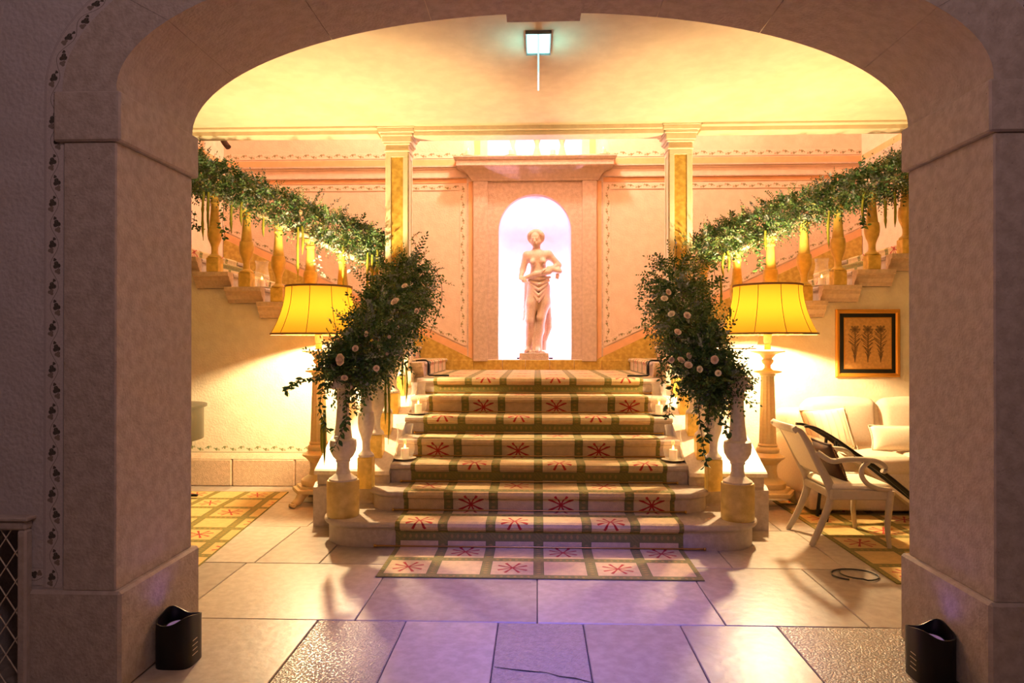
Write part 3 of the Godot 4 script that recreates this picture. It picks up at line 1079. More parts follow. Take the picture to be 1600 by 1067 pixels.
func build_upper_flights() -> void:
	for s in [-1.0, 1.0]:
		var side := "left" if s < 0 else "right"
		var root := thing("upper_staircase", "stone flight climbing along the back wall to the %s from the landing" % side, "staircase", Vector3.ZERO, "upper flights")
		for k in range(1, 10):
			var y := upper_y(k)
			var x := 1.21 + 0.34 * (k - 1)
			var xe := x + 0.36 if k < 9 else 4.19
			var st := new_st()
			extr(st, PackedVector2Array([Vector2(x, y - 0.1575), Vector2(x, y - 0.05), Vector2(x - 0.024, y - 0.04), Vector2(x - 0.03, y - 0.02), Vector2(x - 0.016, y), Vector2(xe, y), Vector2(xe, y - 0.1575)]), V(0, 0, 7.135), Vector3(s, 0, 0), Vector3.UP, V(0, 0, DB - 7.135 - 0.04))
			meshed("step", st, M.step_stone, root)
			# moulded end of the tread on the hall side
			st = new_st()
			var xm := x + (0.36 if k < 9 else 0.3)
			var pr := PackedVector2Array([Vector2(7.14, y - 0.165), Vector2(7.10, y - 0.165), Vector2(7.09, y - 0.13), Vector2(7.05, y - 0.09), Vector2(7.035, y - 0.05), Vector2(7.01, y - 0.045), Vector2(7.005, y - 0.005), Vector2(7.01, y), Vector2(7.14, y)])
			extr(st, pr, Vector3(s * (x - 0.02), 0, 0), V(0, 0, 1), Vector3.UP, Vector3(s * (xm - x + 0.02), 0, 0))
			meshed("tread_end", st, M.base_stone, root)
		# carpet on the flight
		var st2 := new_st()
		var run := 0.0
		var prev := Vector2(1.2, upper_y(0) + 0.008)
		for k in range(1, 10):
			var y := upper_y(k) + 0.008
			var x := 1.21 + 0.34 * (k - 1) - 0.038
			for q in [Vector2(x + 0.008, y - 0.16), Vector2(x + 0.008, y - 0.05), Vector2(x, y - 0.02), Vector2(x + 0.02, y), Vector2(x + 0.35 if k < 9 else 4.15, y)]:
				var l := prev.distance_to(q)
				if l > 0.001:
					var hint := Vector3(-(q.y - prev.y) * s, q.x - prev.x, 0)
					quv(st2, [V(s * prev.x, prev.y, 7.45), V(s * q.x, q.y, 7.45), V(s * q.x, q.y, 8.75), V(s * prev.x, prev.y, 8.75)], [Vector2(0, run), Vector2(0, run + l * 1.5), Vector2(2, run + l * 1.5), Vector2(2, run)], hint)
					run += l * 1.5
				prev = q
		var c := thing("flight_carpet", "red starred carpet strip laid up the %s upper flight" % side, "carpet", Vector3.ZERO, "carpets of the upper flights")
		meshed("runner", st2, M.carpet, c)

const VASE := [[0.062, 0.0], [0.062, 0.012], [0.05, 0.022], [0.036, 0.032], [0.03, 0.05], [0.031, 0.09], [0.04, 0.12], [0.058, 0.16], [0.066, 0.20], [0.066, 0.235], [0.061, 0.26], [0.061, 0.27], [0.052, 0.276], [0.050, 0.29], [0.043, 0.35], [0.037, 0.42], [0.034, 0.47], [0.042, 0.478], [0.042, 0.492], [0.034, 0.5], [0.037, 0.52], [0.055, 0.535], [0.055, 0.55]]

func vase_scaled(h: float, rs: float) -> Array:
	var o: Array = []
	for p in VASE: o.append([p[0] * rs, p[1] * h / 0.55])
	return o

func build_balustrades() -> void:
	for s in [-1.0, 1.0]:
		var side := "left" if s < 0 else "right"
		# lower flight
		var root := thing("balustrade", "stone balustrade of vase balusters along the %s of the lower stairs" % side, "balustrade", Vector3.ZERO, "lower balustrades")
		var nx: float = s * 1.49
		var st := new_st()
		lathe(st, V(nx, 0.19, 5.17), [[0.0, 0.0], [0.118, 0.0], [0.122, 0.01], [0.122, 0.262], [0.116, 0.272], [0.0, 0.272]], 32)
		meshed("newel_drum", st, M.newel_stone, root)
		st = new_st()
		lathe(st, V(nx, 0.462, 5.17), [[0.0, 0.0], [0.106, 0.0], [0.106, 0.014], [0.086, 0.026], [0.056, 0.05], [0.048, 0.08], [0.047, 0.135], [0.056, 0.145], [0.052, 0.155], [0.075, 0.18], [0.096, 0.22], [0.102, 0.27], [0.098, 0.305], [0.088, 0.31], [0.07, 0.318], [0.066, 0.34], [0.056, 0.42], [0.046, 0.56], [0.044, 0.62], [0.056, 0.63], [0.056, 0.645], [0.046, 0.655], [0.05, 0.68], [0.078, 0.70], [0.0, 0.70]], 32)
		meshed("newel_vase", st, M.pale_marble, root)
		st = new_st()
		bx(st, V(nx, 1.182, 5.17), Vector3(0.18, 0.045, 0.18), 0.008)
		meshed("newel_abacus", st, M.pale_marble, root)
		var ds := [5.42, 5.78, 6.12, 6.46, 6.78]
		for k in ds.size():
			var d: float = ds[k]
			var y0: float = 0.35 if k == 0 else 0.468 + (d - 5.575) * 0.448 - 0.03
			var ph := 0.25 if k == 0 else 0.2
			st = new_st()
			bx(st, V(s * 1.375, y0 + ph * 0.5, d), Vector3(0.115, ph, 0.115), 0.006)
			meshed("baluster_block", st, M.gold_stone, root)
			st = new_st()
			var top: float = 1.20 + (d - 5.17) * 0.47
			lathe(st, V(s * 1.375, y0 + ph, d), vase_scaled(top - y0 - ph, 1.0), 20)
			meshed("baluster", st, M.pale_marble, root)
		st = new_st()
		var rail: Array = [V(nx, 1.23, 5.08), V(nx, 1.235, 5.2), V(s * 1.375, 1.33, 5.42), V(s * 1.375, 1.23 + 0.78, 6.83)]
		tube(st, spline(rail, 5), _const_radii(16, Vector2(0.062, 0.035)), 10)
		meshed("handrail", st, M.pale_marble, root)
		# upper flight
		var up := thing("balustrade", "stone balustrade climbing beside the %s upper flight above the lamp" % side, "balustrade", Vector3.ZERO, "upper balustrades")
		for k in range(1, 10):
			var y := upper_y(k)
			var x: float = s * (1.36 + 0.34 * (k - 1))
			if k == 1: continue
			st = new_st()
			bx(st, V(x, y + 0.075, 7.075), Vector3(0.13, 0.15, 0.12), 0.006)
			meshed("baluster_block", st, M.gold_stone, up)
			st = new_st()
			lathe(st, V(x, y + 0.15, 7.075), vase_scaled(0.66, 1.12), 20)
			meshed("baluster", st, M.gold_stone, up)
		st = new_st()
		tube(st, [V(s * 1.5, upper_y(1) + 0.90, 7.075), V(s * 4.19, upper_y(1) + 0.90 + 2.69 * 0.463, 7.075)], _const_radii(2, Vector2(0.062, 0.035)), 10)
		meshed("handrail", st, M.base_stone, up)

func _const_radii(n: int, r: Vector2) -> Array:
	var o: Array = []
	for k in n: o.append(r)
	return o

func build_columns() -> void:
	for s in [-1.0, 1.0]:
		var side := "left" if s < 0 else "right"
		var root := thing("column", "square cream column with a yellow marble inlay on the %s side of the landing" % side, "column", V(s * 1.43, 0, 7.0), "columns of the landing")
		var st := new_st()
		bx(st, Vector3(0, 0.62, 0), Vector3(0.3, 1.2, 0.22), 0.006)
		meshed("pedestal", st, M.cream_paint, root)
		st = new_st()
		bx(st, Vector3(0, 2.3, 0), Vector3(0.222, 2.3, 0.20), 0.005)
		meshed("shaft", st, M.cream_paint, root)
		for f in 4:
			var xf := Transform3D(Basis(Vector3.UP, f * PI * 0.5), Vector3.ZERO)
			var w: float = 0.222 if f % 2 == 0 else 0.20
			var dd: float = 0.10 if f % 2 == 0 else 0.111
			# raised rim round a sunk marble panel
			st = new_st()
			bx(st, Vector3(0, 2.35, dd + 0.001), Vector3(w - 0.10, 2.1, 0.003), 0.001, xf)
			meshed("marble_inlay", st, M.yellow_marble if f % 2 == 0 else M.cream_paint, root)
			st = new_st()
			for e in [-1.0, 1.0]:
				bx(st, Vector3(e * (w * 0.5 - 0.025), 2.275, dd + 0.005), Vector3(0.049, 2.245, 0.01), 0.003, xf)
			bx(st, Vector3(0, 3.423, dd + 0.005), Vector3(w, 0.05, 0.01), 0.003, xf)
			meshed("panel_rim", st, M.cream_paint, root)
		st = new_st()
		var rows := [[3.45, 0.02, 0.13], [3.47, 0.05, 0.118], [3.52, 0.02, 0.135], [3.54, 0.06, 0.15], [3.60, 0.03, 0.165], [3.63, 0.045, 0.182], [3.675, 0.016, 0.19]]
		for r in rows:
			bx(st, Vector3(0, r[0] + r[1] * 0.5, 0), Vector3(r[2] * 2, r[1], r[2] * 2 - 0.01), 0.006)
		meshed("capital", st, M.cream_paint, root)

# ---------------------------------------------------------------- lamps, candles, sign, boxes
func build_lamps() -> void:
	for s in [-1.0, 1.0]:
		var side := "left" if s < 0 else "right"
		var at := V(-2.09, 0, 6.45) if s < 0 else V(2.14, 0, 6.45)
		var extra := "in front of the bare wall" if s < 0 else "beside the sofa"
		var root := thing("floor_lamp", "tall candlestick floor lamp with a yellow silk shade %s" % extra, "lamp", at, "pair of floor lamps")
		var st := new_st()
		# three-sided foot on paws
		for k in 3:
			var a := PI * 0.5 + TAU * k / 3.0 + 0.5
			var dir := Vector3(cos(a), 0, sin(a))
			var paw := new_st()
			tube(paw, spline([dir * 0.13 + Vector3(0, 0.12, 0), dir * 0.2 + Vector3(0, 0.10, 0), dir * 0.25 + Vector3(0, 0.05, 0), dir * 0.31 + Vector3(0, 0.026, 0)], 4), [Vector2(0.05, 0.03), Vector2(0.05, 0.035), Vector2(0.048, 0.038), Vector2(0.046, 0.04), Vector2(0.044, 0.042), Vector2(0.042, 0.043), Vector2(0.041, 0.042), Vector2(0.041, 0.040), Vector2(0.042, 0.036), Vector2(0.044, 0.033), Vector2(0.044, 0.03), Vector2(0.042, 0.027), Vector2(0.03, 0.02)], 10)
			for t in [-1.0, 0.0, 1.0]:
				var sd: Vector3 = Vector3(-dir.z, 0, dir.x) * t * 0.026
				lathe(paw, dir * 0.32 + sd, [[0.0, 0.0], [0.016, 0.004], [0.02, 0.018], [0.013, 0.034], [0.0, 0.04]], 8)
			meshed("paw_foot", paw, M.lamp_wood, root)
		lathe(st, Vector3.ZERO, [[0.0, 0.105], [0.25, 0.105], [0.255, 0.12], [0.25, 0.14], [0.22, 0.145], [0.21, 0.165], [0.0, 0.165]], 6)
		meshed("foot_plate", st, M.lamp_wood, root)
		st = new_st()
		lathe(st, Vector3.ZERO, [[0.0, 0.165], [0.155, 0.165], [0.165, 0.19], [0.16, 0.215], [0.13, 0.235], [0.09, 0.26], [0.078, 0.32], [0.085, 0.38], [0.12, 0.42], [0.15, 0.44], [0.15, 0.455], [0.12, 0.465], [0.10, 0.49], [0.105, 0.51], [0.10, 0.53], [0.085, 0.545], [0.088, 0.56], [0.078, 0.575]], 28)
		meshed("turned_base", st, M.lamp_wood, root)
		st = new_st()
		lathe(st, Vector3.ZERO, [[0.078, 0.575], [0.078, 0.60], [0.06, 1.18], [0.06, 1.20]], 48, Transform3D.IDENTITY, 0.1, 12)
		meshed("fluted_shaft", st, M.lamp_wood, root)
		st = new_st()
		lathe(st, Vector3.ZERO, [[0.06, 1.20], [0.07, 1.205], [0.07, 1.22], [0.125, 1.235], [0.125, 1.245], [0.05, 1.255], [0.03, 1.275], [0.028, 1.30], [0.05, 1.325], [0.055, 1.345], [0.04, 1.36], [0.06, 1.385], [0.07, 1.40], [0.11, 1.415], [0.155, 1.425], [0.155, 1.435], [0.03, 1.445], [0.026, 1.50], [0.0, 1.50]], 28)
		meshed("turned_neck", st, M.lamp_wood, root)
		st = new_st()
		lathe(st, Vector3.ZERO, [[0.012, 1.5], [0.03, 1.505], [0.036, 1.53], [0.036, 1.60], [0.012, 1.62], [0.012, 1.68], [0.0, 1.68]], 16)
		meshed("bulb_holder", st, M.pale_marble, root)
		# bulb with the light inside
		st = new_st()
		lathe(st, Vector3(0, 1.77, 0), [[0.0, -0.06], [0.02, -0.058], [0.03, -0.035], [0.045, -0.005], [0.045, 0.02], [0.03, 0.042], [0.0, 0.05]], 20)
		meshed("light_bulb", st, M.lamp_glow, root)
		omni("lamp_light", Vector3(0, 1.77, 0), Color(1.0, 0.87, 0.66), LAMP_E, 0.045, root)
		# shade: a thin flared silk skirt with ribs and braid
		st = new_st()
		var out_: Array = []
		for k in 11:
			var t := k / 10.0
			out_.append([0.305 + 0.13 * pow(1.0 - t, 2.0), 1.59 + 0.45 * t])
		lathe(st, Vector3.ZERO, out_, 48)
		var shade := meshed("lamp_shade", st, M.lamp_silk, root)
		for k in 10:
			var a := TAU * (k + 0.42) / 10.0
			var rib := new_st()
			var pp: Array = []
			for q in out_: pp.append(Vector3(cos(a) * (q[0] + 0.002), q[1], sin(a) * (q[0] + 0.002)))
			tube(rib, pp, 0.003, 5)
			meshed("rib", rib, M.gimp, shade)
		for q in [[0.437, 1.583, 0.018], [0.307, 2.030, 0.018]]:
			var band := new_st()
			lathe(band, Vector3.ZERO, [[q[0] - 0.002, q[1]], [q[0] + 0.006, q[1]], [q[0] + 0.006, q[1] + q[2]], [q[0] - 0.002, q[1] + q[2]]], 48)
			meshed("braid", band, M.gimp, shade)
		var spider := new_st()
		for k in 3:
			var a := TAU * k / 3.0
			tube(spider, [Vector3(0, 2.0, 0), Vector3(cos(a) * 0.3, 2.03, sin(a) * 0.3)], 0.004, 6)
		tube(spider, [Vector3(0, 1.83, 0), Vector3(0, 2.03, 0)], 0.006, 6)
		meshed("shade_frame", spider, M.brass, root)

func hurricane(called: String, label: String, at: Vector3, group: String, e: float, small := false) -> void:
	var root := thing(called, label, "candle", at, group)
	var st := new_st()
	lathe(st, Vector3.ZERO, [[0.0, 0.0], [0.05, 0.0], [0.06, 0.006], [0.095, 0.016], [0.097, 0.02], [0.06, 0.014], [0.0, 0.012]], 24)
	meshed("saucer", st, M.saucer, root)
	st = new_st()
	var h := 0.1
	lathe(st, Vector3.ZERO, [[0.0, 0.012], [0.034, 0.012], [0.035, 0.02], [0.035, h - 0.004], [0.031, h], [0.024, h - 0.004], [0.0, h - 0.008]], 16)
	meshed("wax_pillar", st, M.wax, root)
	st = new_st()
	lathe(st, Vector3(0, h - 0.006, 0), [[0.0, 0.0], [0.008, 0.008], [0.010, 0.018], [0.006, 0.032], [0.0, 0.046]], 10)
	meshed("candle_flame", st, M.candle_flame, root)
	omni("candle_light", Vector3(0, h + 0.014, 0), Color(1.0, 0.62, 0.25), e, 0.015, root)
	st = new_st()
	var pr := [[0.055, 0.018], [0.075, 0.05], [0.084, 0.09], [0.078, 0.15], [0.064, 0.21], [0.062, 0.25], [0.072, 0.30], [0.0705, 0.30], [0.0605, 0.25], [0.0625, 0.21], [0.0765, 0.15], [0.0825, 0.09], [0.0735, 0.05], [0.0535, 0.018]]
	lathe(st, Vector3.ZERO, pr.slice(0, 8), 28)
	meshed("glass_chimney", st, M.clear_glass, root)
	st = new_st()
	lathe(st, Vector3.ZERO, [[0.0705, 0.299], [0.0725, 0.299], [0.0735, 0.302], [0.0715, 0.304], [0.0705, 0.302]], 28)
	meshed("glass_rim", st, M.clear_glass, root)

func build_candles() -> void:
	var g := "candles on the lower steps"
	hurricane("hurricane_candle", "lit candle in a glass chimney, third step, left of the runner", V(-1.135, step_y(3) + 0.001, 5.79), g, 0.012)
	hurricane("hurricane_candle", "lit candle in a glass chimney, third step, right of the runner", V(1.135, step_y(3) + 0.001, 5.79), g, 0.012)
	hurricane("hurricane_candle", "lit candle in a glass chimney, fifth step, left of the runner", V(-1.13, step_y(5) + 0.001, 6.42), g, 0.012)
	hurricane("hurricane_candle", "lit candle in a glass chimney, fifth step, right of the runner", V(1.13, step_y(5) + 0.001, 6.42), g, 0.012)
	g = "candles on the upper flights"
	hurricane("hurricane_candle", "lit candle on the left upper flight between the balusters", V(-3.0, upper_y(6) + 0.001, 7.33), g, 0.02)
	hurricane("hurricane_candle", "lit candle on the right upper flight between the balusters", V(3.0, upper_y(6) + 0.001, 7.33), g, 0.02)
	g = "candles on the cornice over the niche"
	var lab := ["leftmost candle in a glass on the cornice over the niche", "candle in a glass on the cornice, left of the two small balusters", "candle in a glass on the cornice, between the two small balusters", "rightmost candle in a glass on the cornice over the niche"]
	var xs := [-0.90, -0.34, 0.20, 0.85]
	for k in 4:
		hurricane("hurricane_candle", lab[k], V(xs[k], 3.916, DB - (0.14 if k != 2 else 0.12)), g, 0.012)

func build_upper_opening() -> void:
	var root := thing("balustrade", "small stone balustrade in the opening above the niche cornice", "balustrade")
	var st := new_st()
	bxd(st, NX - 0.62, NX + 0.62, 3.9, 3.93, DB + 0.06, DB + 0.24, 0.004)
	meshed("base_rail", st, M.pink_stone, root)
	for x in [-0.33, -0.005, 0.33]:
		st = new_st()
		lathe(st, V(x, 3.93, DB + 0.15), [[0.055, 0.0], [0.055, 0.11], [0.03, 0.2], [0.026, 0.24], [0.045, 0.29], [0.055, 0.35], [0.055, 0.42], [0.04, 0.5], [0.03, 0.62], [0.045, 0.66], [0.05, 0.7]], 20)
		meshed("baluster", st, M.base_stone, root)
	st = new_st()
	bxd(st, NX - 0.62, NX + 0.62, 4.63, 4.71, DB + 0.06, DB + 0.24, 0.01)
	meshed("top_rail", st, M.pink_stone, root)

func pendant(called: String, label: String, at: Vector3, drop: float, col: Color, e: float, r: float) -> void:
	var root := thing(called, label, "lamp", at)
	var st := new_st()
	lathe(st, Vector3.ZERO, [[0.0, -r], [r * 0.5, -r * 0.87], [r * 0.87, -r * 0.5], [r, 0.0], [r * 0.87, r * 0.5], [r * 0.5, r * 0.87], [0.0, r]], 24)
	var gm: StandardMaterial3D = M.lamp_glow.duplicate()
	gm.resource_name = "pendant_glow"
	gm.emission = col
	gm.emission_energy_multiplier = 1.5
	meshed("light_globe", st, gm, root)
	st = new_st()
	tube(st, [Vector3(0, r * 0.9, 0), Vector3(0, drop, 0)], 0.008, 8)
	lathe(st, Vector3(0, drop, 0), [[0.0, -0.04], [0.05, -0.035], [0.06, 0.0], [0.0, 0.0]], 16)
	meshed("hanging_rod", st, M.brass, root)
	omni("pendant_light", Vector3.ZERO, col, e, r * 0.8, root)

func build_other_lights() -> void:
	pendant("pendant_lamp", "round glass pendant hanging high in the stairwell out of view", V(0.0, 6.2, 7.6), 0.6, Color(1.0, 0.90, 0.82), STAIRWELL_E, 0.2)
	pendant("pendant_lamp", "pale blue glass pendant in the upper room behind the small balustrade", V(NX + 0.2, 6.0, 10.4), 0.8, Color(0.88, 0.88, 1.0), 5.0, 0.16)
	pendant("pendant_lamp", "dim rosy glass pendant hanging in the near hall behind the viewer", V(0.1, 4.0, 0.3), 0.7, Color(1.0, 0.86, 0.90), HALL_E, 0.2)
	# violet LED spot on the near hall's ceiling, aimed at the floor before the stairs
	var par := thing("spotlight", "violet LED spotlight on the near hall ceiling behind the viewer", "light", V(0.1, 4.3, 1.0))
	var sb := new_st()
	var aim := V(0.02, -4.3, 2.75).normalized()
	var sx := Transform3D(Basis(Quaternion(Vector3.DOWN, aim)), Vector3.ZERO)
	lathe(sb, Vector3.ZERO, [[0.09, 0.0], [0.1, 0.0], [0.1, 0.16], [0.06, 0.2], [0.0, 0.2]], 24, sx)
	tube(sb, [sx * Vector3(0, 0.18, 0), Vector3(0, 0.4, 0)], 0.02, 8)
	meshed("housing", sb, M.black_plastic, par)
	sb = new_st()
	lathe(sb, Vector3.ZERO, [[0.0, 0.03], [0.088, 0.03], [0.088, 0.04], [0.0, 0.04]], 24, sx)
	meshed("led_lens", sb, M.led_light, par)
	var spt := SpotLight3D.new()
	spt.name = "spot_beam"
	par.add_child(spt)
	spt.position = aim * 0.02
	spt.basis = Basis.looking_at(aim, Vector3.UP)
	spt.light_color = Color(0.38, 0.38, 1.0)
	spt.light_energy = SPOT_E
	spt.light_size = 0.08
	spt.spot_angle = 17
	spt.spot_angle_attenuation = 1.0
	spt.spot_range = 20
	spt.spot_attenuation = 2
	spt.shadow_enabled = true
	# two small LED floods that light the niche from inside
	for q in [[-0.2, 0.40], [0.2, 0.44]]:
		var root := thing("niche_flood", "small pink LED flood hidden %s the statue's feet in the niche" % ("left behind" if q[0] < 0 else "right behind"), "light", V(NX + q[0], 1.29, DB + q[1] - 0.05), "niche floods")
		var st := new_st()
		bx(st, Vector3(0, 0.012, 0), Vector3(0.09, 0.024, 0.07), 0.004)
		meshed("body", st, M.black_plastic, root)
		st = new_st()
		bx(st, Vector3(0, 0.0265, 0), Vector3(0.075, 0.004, 0.055), 0.001)
		meshed("led_lens", st, M.pink_led_light, root)
		var al := AreaLight3D.new()
		al.name = "flood_light"
		root.add_child(al)
		al.position = Vector3(0, 0.032, 0)
		al.rotation = Vector3(PI * 0.5, 0, 0)
		al.area_size = Vector2(0.075, 0.055)
		al.light_color = Color(1.0, 0.80, 0.97)
		al.light_energy = NICHE_E * 12.0
		al.area_range = 20
		al.shadow_enabled = true

func build_sign() -> void:
	var root := thing("exit_sign", "lit exit sign hanging from the ceiling, seen edge-on", "sign", V(0.0, 3.69, 4.95))
	var st := new_st()
	for e in [-1.0, 1.0]:
		bx(st, Vector3(e * 0.088, -0.012, 0), Vector3(0.008, 0.024, 0.36), 0.002)
		bx(st, Vector3(0, -0.012, e * 0.176), Vector3(0.168, 0.024, 0.008), 0.002)
	meshed("ceiling_frame", st, M.grey_metal, root)
	st = new_st()
	bx(st, Vector3(0, -0.006, 0), Vector3(0.166, 0.012, 0.342), 0.002)
	meshed("light_diffuser", st, M.sign_light, root)
	st = new_st()
	bx(st, Vector3(0, -0.155, 0), Vector3(0.012, 0.275, 0.34), 0.002)
	meshed("light_panel", st, M.sign_light, root)
	for s in [-1.0, 1.0]:
		var al := AreaLight3D.new()
		al.name = "sign_glow"
		root.add_child(al, true)
		al.position = Vector3(s * 0.012, -0.155, 0)
		al.rotation = Vector3(0, -s * PI * 0.5, 0)
		al.area_size = Vector2(0.32, 0.26)
		al.light_color = Color(0.45, 0.95, 1.0)
		al.light_energy = 0.15
		al.area_range = 12
		al.shadow_enabled = true

func build_boxes() -> void:
	for s in [-1.0, 1.0]:
		var side := "left" if s < 0 else "right"
		var at := V(-1.70, 0, 3.17) if s < 0 else V(1.755, 0, 3.14)
		var root := thing("uplight", "black boxy uplight with a scooped top at the foot of the %s pier" % side, "light", at, "uplights at the piers", s * 0.0)
		var st := new_st()
		# body: rounded plan, walls rising in a wave, open on top
		var n := 40
		var hx := 0.085
		var hd := 0.085
		var plan: Array = []
		for k in n:
			var a := TAU * k / n
			var c := cos(a)
			var z := sin(a)
			var q := pow(pow(absf(c), 4.0) + pow(absf(z), 4.0), -0.25)
			plan.append(Vector3(c * q * hx, 0, z * q * hd))
		st.set_smooth_group(1)
		var top := func(p: Vector3) -> float: return 0.215 + 0.022 * (p.x * -s / hx) * (p.z / hd) - 0.012 * cos(p.x / hx * 2.6)
		for k in n:
			var p: Vector3 = plan[k]
			var q: Vector3 = plan[(k + 1) % n]
			var tp: float = top.call(p)
			var tq: float = top.call(q)
			st.set_smooth_group(1)
			q4(st, p, q, q + Vector3(0, tq, 0), p + Vector3(0, tp, 0), p + q)
			st.set_smooth_group(2)
			q4(st, p + Vector3(0, tp, 0), q + Vector3(0, tq, 0), q * 0.93 + Vector3(0, tq, 0), p * 0.93 + Vector3(0, tp, 0), Vector3.UP)
			st.set_smooth_group(3)
			q4(st, p * 0.93 + Vector3(0, 0.165, 0), q * 0.93 + Vector3(0, 0.165, 0), q * 0.93 + Vector3(0, tq, 0), p * 0.93 + Vector3(0, tp, 0), -(p + q))
			st.set_smooth_group(-1)
			t3(st, Vector3(0, 0.165, 0), p * 0.93 + Vector3(0, 0.165, 0), q * 0.93 + Vector3(0, 0.165, 0), Vector3.UP)
			t3(st, Vector3.ZERO, p, q, Vector3.DOWN)
		meshed("housing", st, M.black_plastic, root)
		st = new_st()
		lathe(st, Vector3(0, 0.166, 0), [[0.0, 0.0], [0.055, 0.0], [0.055, 0.008], [0.05, 0.012], [0.0, 0.014]], 24)
		meshed("led_lens", st, M.led_light, root)
		st = new_st()
		for r in 4:
			bx(st, Vector3(-s * 0.0865, 0.05 + r * 0.022, 0.02), Vector3(0.002, 0.003, 0.05 - 0.008 * (r % 2)), 0.0005)
		meshed("marking_lines", st, M.saucer, root)
		var sp := SpotLight3D.new()
		sp.name = "uplight_beam"
		root.add_child(sp)
		sp.position = Vector3(0, 0.19, 0)
		sp.rotation = Vector3(deg_to_rad(78), 0, 0)
		sp.rotation = Vector3(PI * 0.5, 0, 0)
		sp.light_color = Color(0.55, 0.42, 1.0)
		sp.light_energy = 0.03
		sp.light_size = 0.04
		sp.spot_angle = 60
		sp.spot_range = 20
		sp.spot_attenuation = 2
		sp.shadow_enabled = true

# ---------------------------------------------------------------- furniture
func build_sofa() -> void:
	var root := thing("sofa", "beige upholstered sofa with loose back cushions against the wall", "sofa", V(2.36, 0.005, 7.04))
	var W := 1.82
	var st := new_st()
	rbox(st, Vector3(W * 0.5, 0.2, 0.5), Vector3(W - 0.04, 0.34, 0.92), 0.03)
	meshed("base", st, M.linen, root)
	st = new_st()
	rbox(st, Vector3(W * 0.5, 0.5, 0.125), Vector3(W - 0.02, 0.72, 0.22), 0.09)
	meshed("back_frame", st, M.linen, root)
	for s in [0, 1]:
		st = new_st()
		rbox(st, Vector3(0.1 if s == 0 else W - 0.1, 0.38, 0.5), Vector3(0.2, 0.56, 0.95), 0.09)
		meshed("arm", st, M.linen, root)
	for k in 2:
		st = new_st()
		rbox(st, Vector3(0.56 + 0.71 * k, 0.43, 0.60), Vector3(0.70, 0.16, 0.76), 0.05, Transform3D.IDENTITY, 0.02)
		meshed("seat_cushion", st, M.linen, root)
		st = new_st()
		var xf := Transform3D(Basis(Vector3.RIGHT, -0.18), Vector3(0.56 + 0.71 * k, 0.71, 0.31))
		rbox(st, Vector3.ZERO, Vector3(0.70, 0.50, 0.2), 0.085, xf, 0.03)
		meshed("back_cushion", st, M.linen, root)
	for q in [[0.1, 0.95], [W - 0.1, 0.95], [0.1, 0.08], [W - 0.1, 0.08]]:
		st = new_st()
		lathe(st, Vector3(q[0], 0.0, q[1]), [[0.0, 0.0], [0.02, 0.0], [0.028, 0.04], [0.0, 0.04]], 10)
		meshed("foot", st, M.ebony, root)
	# cushions
	var c := thing("cushion", "cream striped square cushion leaning on the sofa behind the armchair", "cushion", Vector3.ZERO)
	var xf2 := Transform3D(Basis(Vector3.UP, -0.12) * Basis(Vector3.RIGHT, -0.45) * Basis(Vector3.BACK, 0.12), V(2.70, 0.70, 6.46))
	pillow(c, "cover", xf2, 0.42, 0.42, 0.11, M.stripe_cloth, M.linen)
	c = thing("cushion", "plain pale lumbar cushion lying against the right sofa back", "cushion", Vector3.ZERO)
	xf2 = Transform3D(Basis(Vector3.UP, -0.05) * Basis(Vector3.RIGHT, -0.3), V(3.32, 0.635, 6.36))
	pillow(c, "cover", xf2, 0.56, 0.24, 0.11, M.pale_linen, null)

func pillow(root: Node3D, called: String, xf: Transform3D, w: float, h: float, t: float, m: Material, stripes: Material) -> void:
	var st := new_st()
	var n := 14
	var f := func(i: int, j: int, sg: float) -> Vector3:
		var u := -1.0 + 2.0 * i / n
		var v := -1.0 + 2.0 * j / n
		var pin := 1.0 - 0.07 * (1.0 - u * u) * absf(v) - 0.07 * (1.0 - v * v) * absf(u)
		var b := pow(maxf(0.0, (1.0 - u * u) * (1.0 - v * v)), 0.4)
		return xf * Vector3(u * w * 0.5 * pin, v * h * 0.5 * pin, sg * t * 0.5 * b)
	st.set_smooth_group(1)
	for i in n:
		for j in n:
			for sg in [-1.0, 1.0]:
				var A: Vector3 = f.call(i, j, sg)
				var B: Vector3 = f.call(i + 1, j, sg)
				var C: Vector3 = f.call(i + 1, j + 1, sg)
				var D: Vector3 = f.call(i, j + 1, sg)
				q4(st, A, B, C, D, xf.basis * Vector3(0, 0, sg))
	var p := meshed(called, st, m, root)
	# piping round the edge
	st = new_st()
	var pts: Array = []
	for k in n: pts.append(f.call(k, 0, 1.0))
	for k in n: pts.append(f.call(n, k, 1.0))
	for k in n: pts.append(f.call(n - k, n, 1.0))
	for k in n + 1: pts.append(f.call(0, n - k, 1.0))
	tube(st, pts, 0.006, 6)
	meshed("piping", st, stripes if stripes else m, root)
	if stripes:
		for k in range(1, n, 2):
			st = new_st()
			st.set_smooth_group(1)
			for j in range(1, n - 1):
				var A: Vector3 = f.call(k, j, 1.0)
				var D: Vector3 = f.call(k, j + 1, 1.0)
				var off := xf.basis * Vector3(0.005, 0, 0.0025)
				var off2 := xf.basis * Vector3(-0.005, 0, 0.0025)
				q4(st, A + off, A + off2, D + off2, D + off, xf.basis * Vector3(0, 0, 1))
			meshed("stripe", st, stripes, p)

